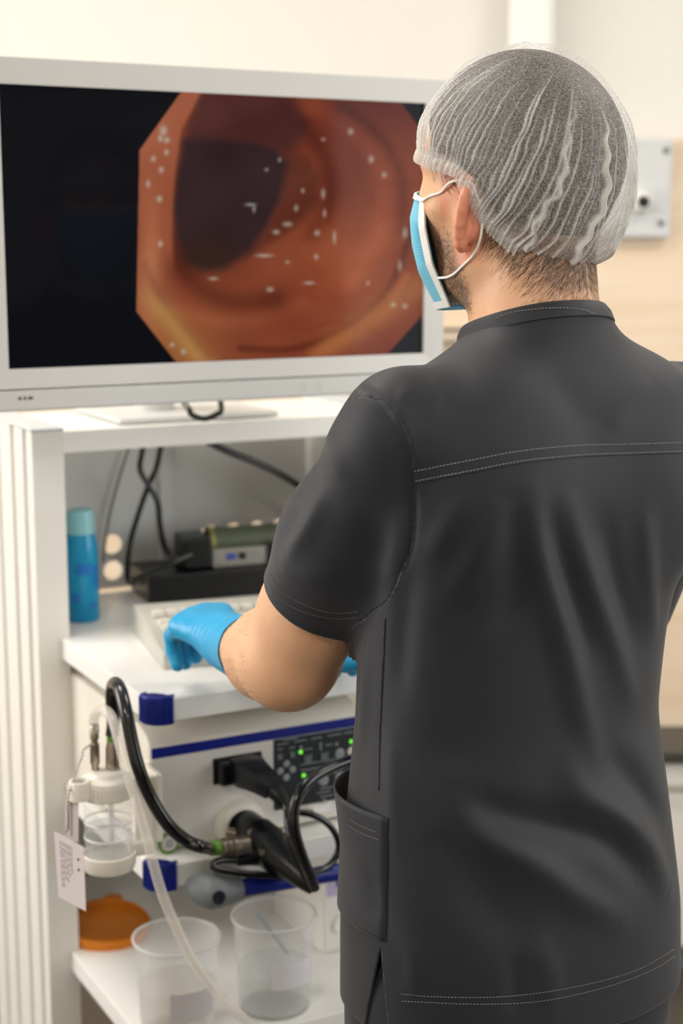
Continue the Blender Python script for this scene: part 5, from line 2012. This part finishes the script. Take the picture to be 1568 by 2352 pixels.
# elastic edge pulls in to the head
pull = np.clip((TT - .86) / .14, 0, 1) ** 1.6
r1 *= 1 - pull * (.070 + .05 * backw)
r2 *= 1 - pull * .07
# gathers: many sharp ridges running from the edge towards the crown
nr = 130
jit = np.cumsum(rgc.uniform(.55, 1.45, nr))
jit = jit / jit[-1] * 2 * math.pi
ampk = rgc.uniform(.15, 1.0, nr) ** 1.3
st_ = rgc.uniform(.18, .62, nr)
wv = .050 * np.sin(7 * TT + 3 * PH) + .012 * np.sin(23 * TT + 11 * np.sin(PH * 3)) + .006 * np.sin(47 * TT + 29 * PH)
phw = PH + wv * TT
ridge = np.zeros_like(PH)
for k in range(nr):
    dd = np.abs((phw - jit[k] + math.pi) % (2 * math.pi) - math.pi)
    wdt = .0085 + .005 * ((k * 37) % 10) / 10
    ridge = np.maximum(ridge, ampk[k] * np.exp(-(dd / wdt) ** 2) * np.clip((TT - st_[k]) / .22, 0, 1))
# a few strong wavy pleats down the back
for a_, am_ in ((math.radians(168), 1.8), (math.radians(196), 1.5), (math.radians(228), 1.2), (math.radians(142), .9)):
    dd = np.abs((PH + .05 * np.sin(17 * TT) * TT + .02 * np.sin(60 * TT) - a_ + math.pi) % (2 * math.pi) - math.pi)
    ridge = np.maximum(ridge, am_ * np.exp(-(dd / .030) ** 2) * np.clip((TT - .30) / .25, 0, 1))
crum = np.zeros_like(PH)
for _ in range(14):
    a_, b_, c_ = rgc.normal(0, 9), rgc.normal(0, 14), rgc.uniform(0, 6.28)
    crum += np.sin(np.round(a_) * PH + b_ * TT + c_)
crum /= 14
disp = .0030 * ridge + .0030 * crum * np.clip(TT * 3, 0, 1) * (1 - pull)
rad_ = np.sqrt(r1 ** 2 + r2 ** 2 + r3 ** 2)
sc_ = 1 + disp / rad_
CV = CC + (r1 * sc_)[..., None] * e1 + (r2 * sc_)[..., None] * e2 + (r3 * sc_)[..., None] * e3
CV = CV.reshape(-1, 3)
i0 = (np.arange(nth - 1)[:, None] * nphi + np.arange(nphi)[None, :])
i1 = (np.arange(nth - 1)[:, None] * nphi + (np.arange(nphi)[None, :] + 1) % nphi)
CF = np.stack([i0, i0 + nphi, i1 + nphi, i1], -1)[1:].reshape(-1, 4)


def cap_material():
    m = bpy.data.materials.new('sheer_nonwoven')
    m.use_nodes = True
    nt = m.node_tree
    out = nt.nodes['Material Output']
    nt.nodes.remove(nt.nodes['Principled BSDF'])
    tc = nt.nodes.new('ShaderNodeTexCoord')
    df = nt.nodes.new('ShaderNodeBsdfDiffuse')
    df.inputs[0].default_value = lin((240, 238, 234))
    tl = nt.nodes.new('ShaderNodeBsdfTranslucent')
    tl.inputs[0].default_value = lin((236, 234, 230))
    m0 = nt.nodes.new('ShaderNodeMixShader')
    m0.inputs[0].default_value = .38
    nt.links.new(df.outputs[0], m0.inputs[1])
    nt.links.new(tl.outputs[0], m0.inputs[2])
    tp = nt.nodes.new('ShaderNodeBsdfTransparent')
    mx = nt.nodes.new('ShaderNodeMixShader')
    fac = None
    for sc, rot in (((1300, 1300, 150), .5), ((150, 1300, 1000), -.7), ((1000, 170, 1300), 1.4)):
        mp = nt.nodes.new('ShaderNodeMapping')
        mp.inputs['Scale'].default_value = sc
        mp.inputs['Rotation'].default_value = (rot, rot * .6, -rot)
        n = nt.nodes.new('ShaderNodeTexNoise')
        n.inputs['Scale'].default_value = 1.0
        n.inputs['Detail'].default_value = 2
        nt.links.new(tc.outputs['Object'], mp.inputs[0])
        nt.links.new(mp.outputs[0], n.inputs['Vector'])
        mr = nt.nodes.new('ShaderNodeMapRange')
        mr.inputs[1].default_value = .50
        mr.inputs[2].default_value = .68
        mr.inputs[3].default_value = 0
        mr.inputs[4].default_value = .40
        nt.links.new(n.outputs['Fac'], mr.inputs[0])
        if fac is None:
            fac = mr.outputs[0]
        else:
            ad = nt.nodes.new('ShaderNodeMath')
            ad.operation = 'MAXIMUM'
            nt.links.new(fac, ad.inputs[0])
            nt.links.new(mr.outputs[0], ad.inputs[1])
            fac = ad.outputs[0]
    va = nt.nodes.new('ShaderNodeVertexColor')
    va.layer_name = 'layers'                 # gathered cloth lies in several layers
    ad = nt.nodes.new('ShaderNodeMath')
    ad.operation = 'ADD'
    nt.links.new(fac, ad.inputs[0])
    nt.links.new(va.outputs['Color'], ad.inputs[1])
    ad.use_clamp = True
    nt.links.new(ad.outputs[0], mx.inputs[0])
    nt.links.new(tp.outputs[0], mx.inputs[1])
    nt.links.new(m0.outputs[0], mx.inputs[2])
    nt.links.new(mx.outputs[0], out.inputs[0])
    return m


m_cap = cap_material()
cap = mk('bouffant_cap', (CV, [tuple(q) for q in CF.tolist()]), m_cap, man, smooth=180, label='sheer white disposable bouffant cap')
lay = np.clip(.07 + .78 * np.clip(ridge, 0, 1) + .45 * np.clip((TT - .93) / .07, 0, 1), 0, 1).ravel()
la = cap.data.color_attributes.new('layers', 'FLOAT_COLOR', 'POINT')
la.data.foreach_set('color', np.stack([lay, lay, lay, np.ones_like(lay)], 1).ravel())
# pleated elastic band
rim = CV.reshape(nth, nphi, 3)[-1]
V, F = [], []
for k in range(nphi):
    p = rim[k]
    o_ = nrm(p - CC - e3 * ((p - CC) @ e3))
    w_ = .0012 * abs(math.sin(k * .62))
    for dz_, dr in ((.004, .000), (.0, .0012), (-.006, .0008), (-.009, -.0012)):
        V.append(p + e3 * dz_ + o_ * (dr + w_))
for k in range(nphi):
    k2 = (k + 1) % nphi
    for j in range(3):
        F.append((k * 4 + j, k2 * 4 + j, k2 * 4 + j + 1, k * 4 + j + 1))
bd = mk('elastic_band', (np.array(V), F), m_cap, cap, smooth=60)
la = bd.data.color_attributes.new('layers', 'FLOAT_COLOR', 'POINT')
la.data.foreach_set('color', np.tile([.5, .5, .5, 1.0], len(V)))

# ---- surgical mask
hw = lambda f, l, z: HC + Fh * f + Lh * l + UZ * z
nu, nv = 61, 37
V, F = [], []
def mpoint(u, v, off=0.0):
    fe = np.interp(v, [0, .35, .7, 1], [.052, .048, .044, .040])
    le = np.interp(v, [0, .35, .7, 1], [.0640, .0660, .0600, .0400])
    ze = np.interp(v, [0, .35, .7, 1], [-.040, -.066, -.100, -.1420])
    fc = np.interp(v, [0, .25, .5, .75, 1], [.0950, .1075, .1060, .0985, .0820])
    zc = np.interp(v, [0, .25, .5, .75, 1], [-.030, -.056, -.086, -.116, -.1480])
    a = u * math.radians(88)
    c, s_ = math.cos(a), math.sin(a)
    w_ = abs(c) ** .8
    pl = .0015 * abs(math.sin(v * math.pi * 3)) * c
    return hw(fe + (fc + pl + off - fe) * w_, le * s_ + off * s_, ze + (zc - ze) * w_)
for i in range(nu):
    for j in range(nv):
        V.append(mpoint(-1 + 2 * i / (nu - 1), j / (nv - 1)))
for i in range(nu - 1):
    for j in range(nv - 1):
        k = i * nv + j
        F.append((k, k + nv, k + nv + 1, k + 1))
mask = mk('face_mask', (np.array(V), F), M('mask_blue', (118, 190, 214), .75, var=.05, vscale=200), man, smooth=180, label='pale blue pleated surgical mask')
md = mask.modifiers.new('cloth', 'SOLIDIFY')
md.thickness = .0012
md.offset = 1
m_mw = M('mask_white', (236, 236, 232), .7, var=.02)
for s in (1, -1):
    V, F = [], []
    for j in range(nv):
        v = j / (nv - 1)
        for u, of in ((1.0, .0), (1.0, .0016), (.95, .0016), (.925, .0014)):
            p = mpoint(u * s, v, of)
            V.append(p)
    for j in range(nv - 1):
        for q in range(3):
            F.append((j * 4 + q, j * 4 + q + 1, j * 4 + q + 5, j * 4 + q + 4))
    mk('side_binding', (np.array(V), F), m_mw, mask, smooth=60)
for vv in (0.0, 1.0):
    V, F = [], []
    for i in range(nu):
        u = -1 + 2 * i / (nu - 1)
        for v, of in ((vv, -.0002), (vv, .0018), (abs(vv - .05), .0018)):
            V.append(mpoint(u, v, of))
    for i in range(nu - 1):
        for q in range(2):
            F.append((i * 3 + q, i * 3 + q + 1, i * 3 + q + 4, i * 3 + q + 3))
    mk('edge_binding', (np.array(V), F), m_mw, mask, smooth=60)
V, F = [], []
for s in (1, -1):
    for v in np.linspace(.30, .66, 15):
        for u in (.905, .885, .865, .845):
            p = mpoint(u * s, v, .0024)
            a = mpoint((u - .006) * s, v, .0024) - p
            b_ = mpoint(u * s, v + .006, .0024) - p
            k = len(V)
            V += [p - a - b_, p + a - b_, p + a + b_, p - a + b_]
            F.append((k, k + 1, k + 2, k + 3))
mk('embossed_dots', (np.array(V), F), M('mask_dot', (58, 178, 224), .6, var=.02), mask, kind='stuff')
for s in (1, -1):
    EL = [mpoint(1.0 * s, .04, .001), hw(.030, .0700 * s, -.036), hw(.008, .0770 * s, -.026), hw(-.010, .0765 * s, -.026), hw(-.026, .0765 * s, -.040), hw(-.032, .0760 * s, -.060), hw(-.026, .0735 * s, -.082), hw(-.006, .0690 * s, -.100), hw(.020, .0640 * s, -.112), mpoint(1.0 * s, .80, .001)]
    EL = [np.asarray(e) for e in EL]
    # keep the cord on the skin
    out = []
    for e in catmull(EL, 8):
        h = bvh_body.find_nearest(Vector(e))
        p, n_ = np.array(h[0]), np.array(h[1])
        if (e - p) @ n_ < .0012:
            e = p + n_ * .0014
        out.append(e)
    mk('ear_loop', tube(out, .0013, 8, smooth=False), m_mw, mask, smooth=60)
